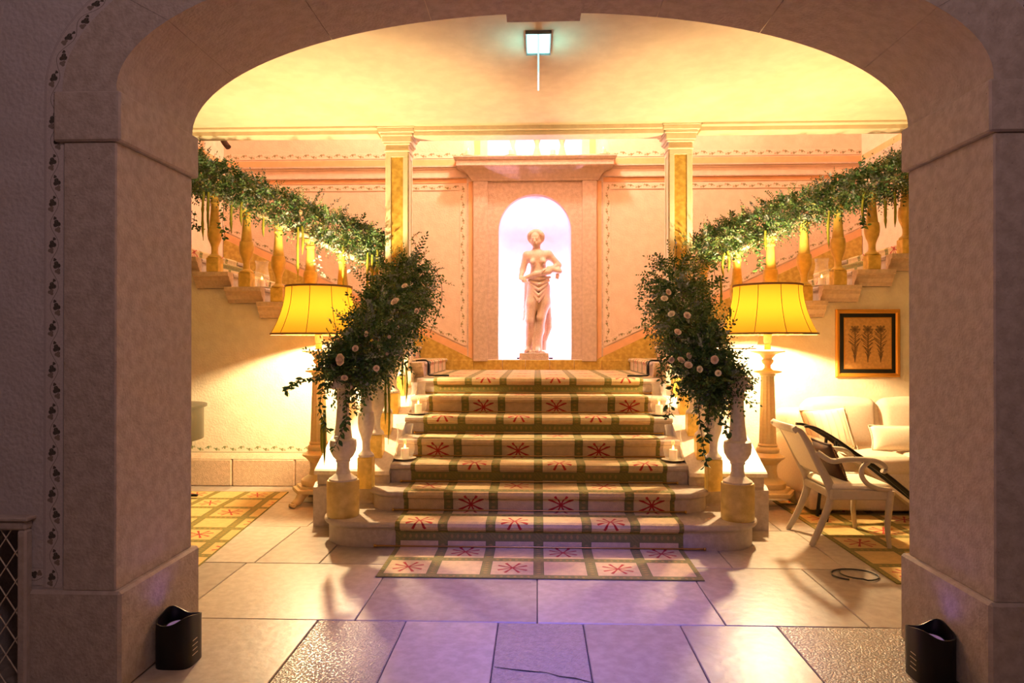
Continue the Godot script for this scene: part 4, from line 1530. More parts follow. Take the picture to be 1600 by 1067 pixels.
func build_armchair() -> void:
	# faces +x; local x forward, z towards the camera
	var root := thing("armchair", "white painted wooden armchair with sabre legs and scrolled arms, seen side-on", "chair", V(2.05, 0.004, 5.37))
	var m: Material = M.white_paint_wood
	for s in [-1.0, 1.0]:
		var zf: float = s * 0.27
		var zr: float = s * 0.22
		# rear leg and stile in one curve
		var st := new_st()
		var pts := spline([Vector3(-0.03, 0.0, zr + s * 0.015), Vector3(0.045, 0.15, zr), Vector3(0.115, 0.33, zr), Vector3(0.11, 0.44, zr), Vector3(0.04, 0.58, zr), Vector3(-0.04, 0.74, zr), Vector3(-0.10, 0.84, zr), Vector3(-0.15, 0.865, zr)], 5)
		var rr: Array = []
		for k in pts.size():
			var t := float(k) / (pts.size() - 1)
			var w := 0.016 + 0.020 * (1.0 - absf(t - 0.42) / 0.58)
			rr.append(Vector2(0.017, w))
		tube(st, pts, rr, 8, Vector3(1, 0.2, 0))
		meshed("rear_leg_and_stile", st, m, root)
		# scroll at the top of the stile
		st = new_st()
		tube(st, [Vector3(-0.15, 0.862, zr - 0.02), Vector3(-0.15, 0.862, zr + 0.02)], 0.02, 12)
		meshed("stile_scroll", st, m, root)
		# front leg, tapering and slightly curved
		st = new_st()
		pts = spline([Vector3(0.52, 0.0, zf), Vector3(0.505, 0.14, zf), Vector3(0.515, 0.28, zf), Vector3(0.53, 0.42, zf)], 4)
		rr = []
		for k in pts.size(): rr.append(Vector2.ONE * lerpf(0.015, 0.028, float(k) / (pts.size() - 1)))
		tube(st, pts, rr, 8, Vector3(1, 0.1, 0))
		meshed("front_leg", st, m, root)
		# side rail
		st = new_st()
		bx(st, Vector3(0.32, 0.385, s * 0.255), Vector3(0.44, 0.075, 0.035), 0.008)
		meshed("side_rail", st, m, root)
		# arm and its looping support
		st = new_st()
		pts = spline([Vector3(0.02, 0.69, zr), Vector3(0.10, 0.635, zf), Vector3(0.2, 0.645, zf), Vector3(0.35, 0.645, zf), Vector3(0.44, 0.63, zf), Vector3(0.49, 0.59, zf), Vector3(0.485, 0.56, zf), Vector3(0.465, 0.565, zf)], 5)
		rr = []
		for k in pts.size():
			var t := float(k) / (pts.size() - 1)
			rr.append(Vector2(0.026, 0.02) if t < 0.6 else Vector2(0.022, 0.018 - 0.008 * (t - 0.6)))
		tube(st, pts, rr, 8, Vector3(0.0, 1, 0.05))
		meshed("arm", st, m, root)
		st = new_st()
		pts = spline([Vector3(0.37, 0.63, zf), Vector3(0.325, 0.585, zf), Vector3(0.32, 0.53, zf), Vector3(0.36, 0.47, zf), Vector3(0.44, 0.435, zf), Vector3(0.53, 0.425, zf)], 5)
		tube(st, pts, _const_radii(pts.size(), Vector2(0.018, 0.018)), 8, Vector3(0, 0.2, 1))
		meshed("arm_support", st, m, root)
	var st := new_st()
	bx(st, Vector3(0.535, 0.385, 0), Vector3(0.045, 0.075, 0.5), 0.008)
	meshed("front_rail", st, m, root)
	st = new_st()
	bx(st, Vector3(0.11, 0.385, 0), Vector3(0.04, 0.06, 0.42), 0.008)
	meshed("rear_rail", st, m, root)
	st = new_st()
	rbox(st, Vector3(0.33, 0.435, 0), Vector3(0.43, 0.055, 0.49), 0.025, Transform3D.IDENTITY, 0.015)
	meshed("seat_pad", st, M.pale_linen, root)
	# back panel: padded, following the stile curve
	st = new_st()
	st.set_smooth_group(1)
	var bp := spline([Vector3(0.07, 0.53, 0), Vector3(0.02, 0.62, 0), Vector3(-0.04, 0.74, 0), Vector3(-0.09, 0.825, 0)], 4)
	for k in bp.size() - 1:
		for sg in [-1.0, 1.0]:
			var nrm := Vector3(sg * 0.9, sg * 0.4, 0) * 0.018
			var a: Vector3 = bp[k] + nrm
			var b: Vector3 = bp[k + 1] + nrm
			q4(st, a + Vector3(0, 0, -0.205), a + Vector3(0, 0, 0.205), b + Vector3(0, 0, 0.205), b + Vector3(0, 0, -0.205), nrm)
	meshed("back_panel", st, M.pale_linen, root)
	st = new_st()
	tube(st, spline([Vector3(-0.145, 0.86, -0.24), Vector3(-0.175, 0.865, 0.0), Vector3(-0.145, 0.86, 0.24)], 6), _const_radii(13, Vector2(0.014, 0.03)), 8)
	meshed("crest_rail", st, m, root)
	st = new_st()
	tube(st, [Vector3(0.085, 0.52, -0.22), Vector3(0.085, 0.52, 0.22)], _const_radii(2, Vector2(0.014, 0.024)), 8)
	meshed("lower_back_rail", st, m, root)
	var c := thing("cushion", "dark brown fringed cushion standing on the white armchair", "cushion", Vector3.ZERO)
	pillow(c, "cover", Transform3D(Basis(Vector3.UP, PI * 0.5) * Basis(Vector3.RIGHT, -0.42), V(2.25, 0.60, 5.37)), 0.36, 0.32, 0.10, M.brown_cloth, null)
	var fr := new_st()
	var base := Transform3D(Basis(Vector3.UP, PI * 0.5) * Basis(Vector3.RIGHT, -0.42), V(2.25, 0.60, 5.37))
	for k in 60:
		var u := -0.5 + (k % 30) / 29.0
		var sg := 1.0 if k < 30 else -1.0
		var p0 := base * Vector3(sg * 0.175, u * 0.31, 0)
		tube(fr, [p0, p0 + base.basis * Vector3(sg * 0.022, rng.randf_range(-0.006, 0.006), rng.randf_range(-0.006, 0.006))], 0.003, 4)
	meshed("fringe", fr, M.gimp, c).set_meta("kind", "stuff")

func build_lounger() -> void:
	# low seat with sloping dark rails behind the armchair
	var root := thing("reclining_seat", "low cream reclining seat with sloping black rails between armchair and sofa", "chair", Vector3(0, 0.006, 0))
	for q in [5.83, 6.02]:
		var st := new_st()
		var pts := spline([V(2.24, 0.80, q), V(2.33, 0.785, q), V(2.48, 0.70, q), V(2.62, 0.60, q), V(2.85, 0.44, q), V(3.05, 0.28, q), V(3.25, 0.10, q), V(3.36, 0.02, q)], 5)
		var rr: Array = []
		for k in pts.size(): rr.append(Vector2(0.016, lerpf(0.012, 0.026, float(k) / (pts.size() - 1))))
		tube(st, pts, rr, 8)
		meshed("rail", st, M.ebony, root)
	var st := new_st()
	var a := V(2.60, 0.585, 5.84)
	var b := V(3.28, 0.05, 5.84)
	var w := V(0, 0, 0.17)
	q4(st, a, b, b + w, a + w, Vector3(0.5, 1, 0))
	q4(st, a - Vector3(0, 0.03, 0), b - Vector3(0, 0.03, 0), b + w - Vector3(0, 0.03, 0), a + w - Vector3(0, 0.03, 0), Vector3(-0.5, -1, 0))
	q4(st, a, b, b - Vector3(0, 0.03, 0), a - Vector3(0, 0.03, 0), Vector3(0, 0, 1))
	meshed("sling", st, M.pale_linen, root)
	for q in [5.83, 6.02]:
		st = new_st()
		tube(st, [V(2.42, 0.0, q), V(2.5, 0.68, q)], 0.014, 8)
		meshed("leg", st, M.ebony, root)

func build_picture() -> void:
	var root := thing("framed_picture", "framed botanical print in a gilt frame hanging above the sofa", "picture", V(3.375, 1.505, 7.128))
	var w := 0.645
	var h := 0.695
	for e in 4:
		var st := new_st()
		var xf := Transform3D(Basis(Vector3.BACK, e * PI * 0.5), Vector3.ZERO)
		var L: float = w if e % 2 == 0 else h
		var O: float = h if e % 2 == 0 else w
		var prof := PackedVector2Array([Vector2(0, 0), Vector2(0, 0.022), Vector2(0.01, 0.03), Vector2(0.03, 0.028), Vector2(0.042, 0.014), Vector2(0.042, 0.0)])
		for k in prof.size():
			var p := prof[k]
			var q := prof[(k + 1) % prof.size()]
			var f := func(r: Vector2, sd: float) -> Vector3: return xf * Vector3(sd * (L * 0.5 - r.x), O * 0.5 - r.x, r.y)
			var nn := Vector2(-(q.y - p.y), q.x - p.x)
			q4(st, f.call(p, -1), f.call(p, 1), f.call(q, 1), f.call(q, -1), xf.basis * Vector3(0, nn.x * -1.0 * -1.0, nn.y))
		meshed("frame_side", st, M.gilt, root)
	var st2 := new_st()
	bx(st2, Vector3(0, 0, 0.006), Vector3(w - 0.08, h - 0.08, 0.008), 0.001)
	meshed("mount", st2, M.green_mount, root)
	st2 = new_st()
	var a := w * 0.5 - 0.092
	var b := h * 0.5 - 0.092
	quv(st2, [Vector3(-a, -b, 0.0115), Vector3(a, -b, 0.0115), Vector3(a, b, 0.0115), Vector3(-a, b, 0.0115)], [Vector2(0, 1), Vector2(1, 1), Vector2(1, 0), Vector2(0, 0)], Vector3(0, 0, 1))
	meshed("print", st2, M.print, root)
	st2 = new_st()
	for e in [-1.0, 1.0]:
		bx(st2, Vector3(e * (a + 0.005), 0, 0.012), Vector3(0.008, b * 2 + 0.02, 0.005), 0.001)
		bx(st2, Vector3(0, e * (b + 0.005), 0.012), Vector3(a * 2 + 0.02, 0.008, 0.005), 0.001)
	meshed("gilt_slip", st2, M.gilt, root)

func rug(label: String, corners: Array, u: float, v: float) -> void:
	var o := thing("rug", label, "rug", Vector3.ZERO, "starred rugs")
	var st := new_st()
	var up := Vector3(0, 0.004, 0)
	quv(st, [corners[0] + up, corners[1] + up, corners[2] + up, corners[3] + up], [Vector2(0, 0), Vector2(u, 0), Vector2(u, v), Vector2(0, v)], Vector3.UP)
	meshed("pile", st, M.rug, o)
	st = new_st()
	for k in 4:
		var a: Vector3 = corners[k]
		var b: Vector3 = corners[(k + 1) % 4]
		tube(st, [a + Vector3(0, 0.002, 0), b + Vector3(0, 0.002, 0)], _const_radii(2, Vector2(0.008, 0.003)), 6)
	meshed("binding", st, M.carpet_edge, o)

func build_rugs() -> void:
	rug("cream and green rug with star motifs on the floor at the far left", [V(-4.15, 0, 4.4), V(-2.28, 0, 4.4), V(-2.52, 0, 6.82), V(-4.15, 0, 6.82)], 2.67, 3.46)
	rug("cream and green rug with star motifs under the armchair and sofa", [V(2.24, 0, 4.35), V(4.15, 0, 4.35), V(4.15, 0, 6.6), V(2.24, 0, 6.6)], 2.73, 3.2)

func build_piano() -> void:
	var root := thing("piano", "olive lacquered piano tail with rounded end at the far left", "piano", V(-3.74, 0.004, 6.45))
	var outline := func(g: float) -> PackedVector2Array:
		var p := PackedVector2Array()
		p.append(Vector2(-0.42, -0.5 - g))
		for k in 17:
			var a := -PI * 0.5 + PI * k / 16.0
			p.append(Vector2(0.05 + (0.42 + g) * cos(a) * 1.0, (0.5 + g) * sin(a)))
		p.append(Vector2(-0.42, 0.5 + g))
		return p
	var st := new_st()
	extr(st, outline.call(0.0), Vector3(0, 0.57, 0), Vector3.RIGHT, Vector3(0, 0, 1), Vector3(0, 0.31, 0), true)
	meshed("case", st, M.olive_lacquer, root)
	st = new_st()
	extr(st, outline.call(0.03), Vector3(0, 0.88, 0), Vector3.RIGHT, Vector3(0, 0, 1), Vector3(0, 0.022, 0), true)
	meshed("lid", st, M.olive_lacquer, root)
	st = new_st()
	lathe(st, Vector3(0.32, 0, -0.05), [[0.0, 0.05], [0.03, 0.05], [0.035, 0.08], [0.025, 0.12], [0.04, 0.2], [0.055, 0.33], [0.06, 0.42], [0.04, 0.45], [0.065, 0.5], [0.07, 0.57], [0.0, 0.57]], 16)
	meshed("leg", st, M.olive_lacquer, root)
	st = new_st()
	lathe(st, Vector3(-0.3, 0, 0.3), [[0.0, 0.05], [0.03, 0.05], [0.035, 0.08], [0.025, 0.12], [0.04, 0.2], [0.055, 0.33], [0.06, 0.42], [0.04, 0.45], [0.065, 0.5], [0.07, 0.57], [0.0, 0.57]], 16)
	meshed("leg", st, M.olive_lacquer, root)
	st = new_st()
	bx(st, Vector3(0.27, 0.03, -0.05), Vector3(0.36, 0.022, 0.03), 0.006)
	lathe(st, Vector3(0.32, 0, -0.05), [[0.0, 0.0], [0.02, 0.004], [0.026, 0.026], [0.02, 0.05], [0.0, 0.052]], 12)
	meshed("caster", st, M.dark_metal, root)

func build_small() -> void:
	# lattice grille low on the front wall
	var root := thing("lattice_grille", "diamond lattice grille over a deep recess in a stone frame at the lower left edge", "grille", V(-2.42, 0, D0))
	var st := new_st()
	bx(st, Vector3(0.205, 0.352, 0.015), Vector3(0.04, 0.70, 0.045), 0.008)
	bx(st, Vector3(-0.205, 0.352, 0.015), Vector3(0.04, 0.70, 0.045), 0.008)
	bx(st, Vector3(0, 0.722, 0.016), Vector3(0.45, 0.04, 0.047), 0.008)
	bx(st, Vector3(0, 0.751, 0.02), Vector3(0.48, 0.016, 0.06), 0.005)
	meshed("frame", st, M.pier_stone, root)
	st = new_st()
	bx(st, Vector3(0, 0.355, -(D1 - D0) + 0.05), Vector3(0.366, 0.69, 0.02), 0.0)
	meshed("recess_back", st, M.front_plaster, root)
	for k in 9:
		for s in [-1.0, 1.0]:
			var st3 := new_st()
			var y0 := -0.3 + k * 0.125
			var a := Vector2(-0.185 * s, y0)
			var b := Vector2(0.185 * s, y0 + 0.55)
			var t0 := clampf((0.01 - a.y) / (b.y - a.y), 0, 1)
			var t1 := clampf((0.70 - a.y) / (b.y - a.y), 0, 1)
			if t1 - t0 < 0.02: continue
			var p := a.lerp(b, t0)
			var q := a.lerp(b, t1)
			tube(st3, [Vector3(p.x, p.y, 0.02 + 0.002 * s), Vector3(q.x, q.y, 0.02 + 0.002 * s)], 0.003, 6)
			meshed("lattice_bar", st3, M.saucer, root)
	# cable loop beside the right pier
	root = thing("cable_loop", "thin black cable loop on the floor behind the right pier", "cable", V(2.02, 0, 4.5))
	st = new_st()
	var pts: Array = []
	for k in 34:
		var a := TAU * k / 26.0 + 2.0
		pts.append(Vector3(0.13 * cos(a) + 0.002 * k, 0.007 + (0.008 if k > 24 else 0.0), 0.11 * sin(a)))
	tube(st, pts, 0.005, 6)
	meshed("cable", st, M.black_plastic, root)
	# cables clipped over the first upper steps
	for s in [-1.0, 1.0]:
		root = thing("power_cable", "black cable taped over the first step of the %s upper flight" % ("left" if s < 0 else "right"), "cable", Vector3.ZERO, "cables on the landing")
		st = new_st()
		tube(st, spline([V(s * 1.3, upper_y(1) + 0.012, 7.25), V(s * 1.2, upper_y(1) + 0.018, 7.22), V(s * 1.16, upper_y(1) - 0.01, 7.2), V(s * 1.155, upper_y(1) - 0.1, 7.19), V(s * 1.15, 1.172, 7.17), V(s * 1.08, 1.168, 7.14), V(s * 0.93, 1.168, 7.13)], 6), 0.009, 6)
		meshed("cable", st, M.black_plastic, root)
	# carved bracket high on the left wall
	root = thing("wall_bracket", "dark brown carved bracket high on the left stairwell wall", "bracket", V(-4.17, 4.0, 8.35))
	st = new_st()
	tube(st, spline([Vector3(-0.02, 0.22, 0), Vector3(0.15, 0.21, 0), Vector3(0.24, 0.14, 0), Vector3(0.27, 0.02, 0), Vector3(0.33, -0.06, 0)], 5), _const_radii(21, Vector2(0.05, 0.035)), 8)
	lathe(st, Vector3(0.3, 0.12, 0), [[0.0, -0.05], [0.045, -0.03], [0.05, 0.02], [0.03, 0.05], [0.0, 0.06]], 12)
	meshed("carving", st, M.brown_cloth, root)

# ---------------------------------------------------------------- statue
var F := PackedFloat32Array()
var FN := Vector3i.ZERO
var FO := Vector3.ZERO
var FC := 0.008

func field_start(lo: Vector3, hi: Vector3, cell: float) -> void:
	FC = cell
	FO = lo
	FN = Vector3i(((hi - lo) / cell).ceil()) + Vector3i.ONE
	F = PackedFloat32Array()
	F.resize(FN.x * FN.y * FN.z)
	F.fill(1.0)

# tapered capsule, flattened in z by fl, blended with k
func bone(a: Vector3, ra: float, b: Vector3, rb: float, k := 0.03, fl := 1.0, carve := false) -> void:
	var rm := maxf(ra, rb) + k + FC * 2.0
	var lo := Vector3i(((a.min(b) - Vector3.ONE * rm - FO) / FC).floor()).clamp(Vector3i.ZERO, FN - Vector3i.ONE)
	var hi := Vector3i(((a.max(b) + Vector3.ONE * rm - FO) / FC).ceil()).clamp(Vector3i.ZERO, FN - Vector3i.ONE)
	var ab := b - a
	var l2 := maxf(ab.length_squared(), 1e-8)
	for z in range(lo.z, hi.z + 1):
		for y in range(lo.y, hi.y + 1):
			var base := (z * FN.y + y) * FN.x
			for x in range(lo.x, hi.x + 1):
				var p := FO + Vector3(x, y, z) * FC
				var t := clampf((p - a).dot(ab) / l2, 0.0, 1.0)
				var dv := p - a - ab * t
				dv.z *= fl
				var d := dv.length() - lerpf(ra, rb, t)
				var i := base + x
				var f := F[i]
				if carve:
					var h := maxf(k - absf(-d - f), 0.0) / k
					F[i] = maxf(-d, f) + h * h * k * 0.25
				else:
					var h := maxf(k - absf(d - f), 0.0) / k
					F[i] = minf(d, f) - h * h * k * 0.25

func field_mesh(st: SurfaceTool, xf: Transform3D) -> void:
	st.set_smooth_group(1)
	var nx := FN.x
	var ny := FN.y
	var nz := FN.z
	var vid := {}
	var dx := 1
	var dy := nx
	var dz := nx * ny
	var offs := [0, dx, dy, dx + dy, dz, dx + dz, dy + dz, dx + dy + dz]
	var co := [Vector3(0, 0, 0), Vector3(1, 0, 0), Vector3(0, 1, 0), Vector3(1, 1, 0), Vector3(0, 0, 1), Vector3(1, 0, 1), Vector3(0, 1, 1), Vector3(1, 1, 1)]
	var edges := [[0, 1], [2, 3], [4, 5], [6, 7], [0, 2], [1, 3], [4, 6], [5, 7], [0, 4], [1, 5], [2, 6], [3, 7]]
	for z in nz - 1:
		for y in ny - 1:
			var b := (z * ny + y) * nx
			for x in nx - 1:
				var i := b + x
				var s0 := F[i] < 0.0
				if (F[i + dx] < 0.0) == s0 and (F[i + dy] < 0.0) == s0 and (F[i + dz] < 0.0) == s0 and (F[i + dx + dy] < 0.0) == s0 and (F[i + dx + dz] < 0.0) == s0 and (F[i + dy + dz] < 0.0) == s0 and (F[i + dx + dy + dz] < 0.0) == s0:
					continue
				var sum := Vector3.ZERO
				var n := 0
				for e in edges:
					var f0: float = F[i + offs[e[0]]]
					var f1: float = F[i + offs[e[1]]]
					if (f0 < 0.0) != (f1 < 0.0):
						var t := f0 / (f0 - f1)
						sum += (co[e[0]] as Vector3).lerp(co[e[1]], t)
						n += 1
				vid[i] = xf * (FO + (Vector3(x, y, z) + sum / n) * FC)
	var bs := xf.basis
	for i in vid:
		for ax in 3:
			var step: int = [dx, dy, dz][ax]
			var u: int = [dy, dz, dx][ax]
			var v: int = [dz, dx, dy][ax]
			if i + step >= F.size(): continue
			var f0 := F[i]
			var f1 := F[i + step]
			if (f0 < 0.0) == (f1 < 0.0): continue
			if not (vid.has(i - u) and vid.has(i - v) and vid.has(i - u - v)): continue
			var hint := Vector3.ZERO
			hint[ax] = 1.0 if f0 < 0.0 else -1.0
			q4(st, vid[i], vid[i - u], vid[i - u - v], vid[i - v], bs * hint)

func sp(px: float, py: float, z := 0.0) -> Vector3:
	return Vector3((px - 836.0) * 0.00853, (551.0 - py) * 0.00853, z)

func build_statue() -> void:
	var root := thing("statue", "pale marble statue of a draped standing figure in the lit niche", "statue", V(NX, 1.29, DB + 0.16))
	var st := new_st()
	bx(st, Vector3(-0.01, 0.045, 0), Vector3(0.39, 0.09, 0.34), 0.006)
	meshed("plinth", st, M.pink_stone, root)
	var xf := Transform3D(Basis.IDENTITY, Vector3(0, 0.088, 0))
	st = new_st()
	field_start(Vector3(-0.26, -0.02, -0.2), Vector3(0.40, 1.68, 0.22), 0.0095)
	# torso
	bone(sp(841, 444), 0.115, sp(841, 432, 0.0), 0.108, 0.04, 1.25)
	bone(sp(841, 432), 0.105, sp(842, 418), 0.088, 0.05, 1.2)
	bone(sp(842, 418), 0.088, sp(840, 404), 0.108, 0.05, 1.25)
	bone(sp(829, 401), 0.06, sp(852, 400), 0.06, 0.05, 1.0)
	bone(sp(824, 397), 0.05, sp(857, 396), 0.05, 0.05)
	bone(sp(840, 400), 0.07, sp(838, 386), 0.045, 0.04)
	bone(sp(833, 409, 0.075), 0.04, sp(833, 410, 0.085), 0.04, 0.03)
	bone(sp(849, 408, 0.075), 0.04, sp(849, 409, 0.085), 0.04, 0.03)
	# hips and legs
	bone(sp(834, 448), 0.085, sp(831, 474, 0.02), 0.078, 0.05)
	bone(sp(831, 474, 0.02), 0.078, sp(828, 501, 0.05), 0.056, 0.04)
	bone(sp(828, 501, 0.05), 0.055, sp(828, 518, 0.0), 0.058, 0.03)
	bone(sp(828, 518, 0.0), 0.058, sp(825, 541, -0.01), 0.036, 0.03)
	bone(sp(825, 544, -0.005), 0.036, sp(822, 548, 0.09), 0.026, 0.025)
	bone(sp(850, 448), 0.088, sp(851, 472, 0.0), 0.082, 0.05)
	bone(sp(851, 472, 0.0), 0.08, sp(846, 496, 0.03), 0.058, 0.04)
	bone(sp(846, 496, 0.03), 0.056, sp(844, 516, 0.0), 0.058, 0.03)
	bone(sp(844, 516, 0.0), 0.056, sp(841, 541, 0.02), 0.036, 0.03)
	bone(sp(841, 544, 0.02), 0.036, sp(840, 548, 0.12), 0.026, 0.025)
	# viewer's left arm: down, forearm forward to the gathered cloth
	bone(sp(823, 398), 0.05, sp(817, 420, -0.01), 0.04, 0.03)
	bone(sp(817, 420, -0.01), 0.039, sp(814, 433, 0.07), 0.028, 0.025)
	# viewer's right arm: elbow out, forearm folded across the waist
	bone(sp(858, 397), 0.05, sp(873, 413, 0.0), 0.04, 0.03)
	bone(sp(873, 414, 0.0), 0.039, sp(857, 421, 0.10), 0.029, 0.025)
	# cloth: roll across the waist, swag over the thighs, falls at both sides and between the legs
	bone(sp(818, 436, 0.075), 0.03, sp(836, 429, 0.11), 0.036, 0.02)
	bone(sp(836, 429, 0.11), 0.036, sp(858, 425, 0.11), 0.04, 0.02)
	bone(sp(858, 420, 0.09), 0.038, sp(874, 424, 0.05), 0.038, 0.02)
	bone(sp(873, 420, 0.04), 0.03, sp(871, 434, 0.04), 0.024, 0.02)
	for k in 5:
		var yy := 433.0 + k * 5.5
		var sag := 3.0 + k * 3.0
		var wd := 17.0 - k * 1.6
		bone(sp(842 - wd, yy, 0.06), 0.02, sp(842, yy + sag, 0.11), 0.02, 0.012)
		bone(sp(842, yy + sag, 0.11), 0.02, sp(842 + wd, yy, 0.06), 0.02, 0.012)
	bone(sp(823, 438, -0.03), 0.03, sp(822, 478, -0.08), 0.034, 0.02)
	bone(sp(822, 478, -0.08), 0.034, sp(818, 500, -0.10), 0.016, 0.02)
	for k in 4:
		bone(sp(833 + k * 6, 470, -0.09), 0.04, sp(831 + k * 6.5, 549, -0.10), 0.042, 0.014)
	bone(sp(857, 466, -0.06), 0.034, sp(860, 510, -0.08), 0.036, 0.016)
	bone(sp(860, 510, -0.08), 0.036, sp(854, 530, -0.08), 0.022, 0.016)
	for k in 3:
		bone(sp(837 + k * 4, 485 + k * 6, -0.02), 0.018, sp(833 + k * 6, 548, 0.03), 0.024, 0.012)
	# stump and ground
	bone(Vector3(-0.12, 0.005, -0.02), 0.03, Vector3(0.12, 0.005, -0.02), 0.03, 0.02, 0.35)
	field_mesh(st, xf)
	# hands
	for hnd in [[sp(814, 433, 0.07), Vector3(0.45, -0.35, 0.8)], [sp(857, 421, 0.10), Vector3(-0.9, -0.25, 0.3)]]:
		var w: Vector3 = hnd[0]
		var dir: Vector3 = (hnd[1] as Vector3).normalized()
		var side := dir.cross(Vector3.UP).normalized()
		var upn := side.cross(dir).normalized()
		field_start(w - Vector3.ONE * 0.16, w + Vector3.ONE * 0.16, 0.005)
		bone(w, 0.027, w + dir * 0.065, 0.026, 0.02)
		for q in [-1.5, -0.5, 0.5, 1.5]:
			var r0: Vector3 = w + dir * 0.07 + side * q * 0.017
			var ln: float = 0.036 - 0.004 * absf(q - 0.5)
			var r1: Vector3 = r0 + dir * ln - upn * 0.008
			var r2: Vector3 = r1 + dir * ln * 0.6 - upn * 0.026
			bone(r0, 0.0105, r1, 0.0095, 0.006)
			bone(r1, 0.0095, r2, 0.008, 0.006)
		var th: Vector3 = w + dir * 0.02 + side * 0.026
		bone(th, 0.012, th + dir * 0.035 + side * 0.018, 0.011, 0.006)
		bone(th + dir * 0.035 + side * 0.018, 0.011, th + dir * 0.062 + side * 0.016 - upn * 0.01, 0.009, 0.006)
		field_mesh(st, xf)
	# head, turned a little down and to the viewer's left
	var hc := sp(838, 373, 0.02)
	var R := Basis(Vector3.UP, -0.25) * Basis(Vector3.RIGHT, 0.12)
	field_start(hc - Vector3(0.15, 0.19, 0.15), hc + Vector3(0.15, 0.15, 0.15), 0.005)
	var hp := func(x: float, y: float, z: float) -> Vector3: return hc + R * Vector3(x, y, z)
	bone(hp.call(0, 0.025, -0.005), 0.078, hp.call(0, -0.04, 0.015), 0.062, 0.03)
	bone(hp.call(0, -0.075, 0.035), 0.034, hp.call(0, -0.078, 0.045), 0.026, 0.03)
	bone(hp.call(0, -0.04, -0.02), 0.05, hp.call(0, -0.17, -0.03), 0.045, 0.03)
	bone(hp.call(-0.045, -0.035, 0.03), 0.02, hp.call(0.045, -0.035, 0.03), 0.02, 0.03)
	bone(hp.call(0, 0.005, 0.075), 0.010, hp.call(0, -0.028, 0.092), 0.014, 0.012)
	bone(hp.call(-0.034, 0.016, 0.064), 0.010, hp.call(0.034, 0.016, 0.064), 0.010, 0.012)
	for s in [-1.0, 1.0]:
		bone(hp.call(s * 0.028, -0.002, 0.088), 0.012, hp.call(s * 0.030, -0.002, 0.086), 0.012, 0.008, 1.0, true)
		bone(hp.call(s * 0.028, -0.003, 0.064), 0.012, hp.call(s * 0.03, -0.003, 0.064), 0.012, 0.004)
	bone(hp.call(-0.017, -0.052, 0.075), 0.008, hp.call(0.017, -0.052, 0.075), 0.008, 0.006)
	bone(hp.call(-0.014, -0.063, 0.074), 0.008, hp.call(0.014, -0.063, 0.074), 0.008, 0.006)
	# hair: a thick rolled crown that reads almost like a cap
	for k in 15:
		var a := PI * (k / 14.0) * 1.5 - PI * 0.25
		var c := Vector3(cos(a) * 0.088, 0.03 + sin(a) * 0.075, 0.012 + 0.012 * sin(a * 3.0))
		var b := Vector3(cos(a + 0.25) * 0.09, 0.03 + sin(a + 0.25) * 0.078, 0.0)
		bone(hp.call(c.x, c.y, c.z), 0.030, hp.call(b.x, b.y, b.z), 0.030, 0.012)
	bone(hp.call(0, 0.05, -0.04), 0.085, hp.call(0, 0.0, -0.055), 0.08, 0.02)
	bone(hp.call(0, -0.02, -0.10), 0.045, hp.call(0, 0.0, -0.10), 0.045, 0.02)
	field_mesh(st, xf)
	meshed("figure", st, M.statue_marble, root)

# ---------------------------------------------------------------- garlands
var leaf_mesh: ArrayMesh
var rose_mesh: ArrayMesh
var bud_mesh: ArrayMesh

func make_leaf() -> void:
	var st := new_st()
	st.set_smooth_group(1)
	var p := [Vector3(0, 0, 0), Vector3(-0.22, 0.3, 0.06), Vector3(0, 0.32, 0.0), Vector3(0.22, 0.3, 0.06), Vector3(-0.19, 0.65, 0.04), Vector3(0, 0.68, -0.03), Vector3(0.19, 0.65, 0.04), Vector3(0, 1, -0.1)]
	for t in [[0, 2, 1], [0, 3, 2], [1, 2, 5], [1, 5, 4], [2, 3, 6], [2, 6, 5], [4, 5, 7], [5, 6, 7]]:
		t3(st, p[t[0]], p[t[1]], p[t[2]], Vector3(0, 0, 1))
	st.generate_normals()
	leaf_mesh = st.commit()

func make_rose(open: float) -> ArrayMesh:
	# petals in whorls round +Y, about 1 across
	var st := new_st()
	var whorls := [[3, 0.12, 0.55, 0.0], [4, 0.22, 0.56, 0.2 * open], [5, 0.34, 0.5, 0.45 * open], [6, 0.46, 0.4, 0.8 * open]]
	for w in whorls:
		for k in w[0]:
			var a0: float = TAU * k / w[0] + w[1] * 7.0
			st.set_smooth_group(1)
			var n := 5
			var g: Array = []
			for i in n + 1:
				var row: Array = []
				for j in n + 1:
					var u := -1.0 + 2.0 * i / n
					var v := float(j) / n
					var a: float = a0 + u * (0.75 * TAU / w[0]) * 0.85
					var r: float = w[1] * (0.25 + 0.75 * sin(minf(v * 1.7, PI * 0.5))) + w[3] * v * v * 0.25
					var y: float = (w[2] + 0.12) * v * (1.0 - 0.22 * u * u) - w[3] * v * v * v * 0.18
					row.append(Vector3(cos(a) * r, y, sin(a) * r))
				g.append(row)
			for i in n:
				for j in n:
					var m: Vector3 = (g[i][j] + g[i + 1][j + 1]) * 0.5
					q4(st, g[i][j], g[i + 1][j], g[i + 1][j + 1], g[i][j + 1], Vector3(m.x, 0.02, m.z))
	st.generate_normals()
	return st.commit()

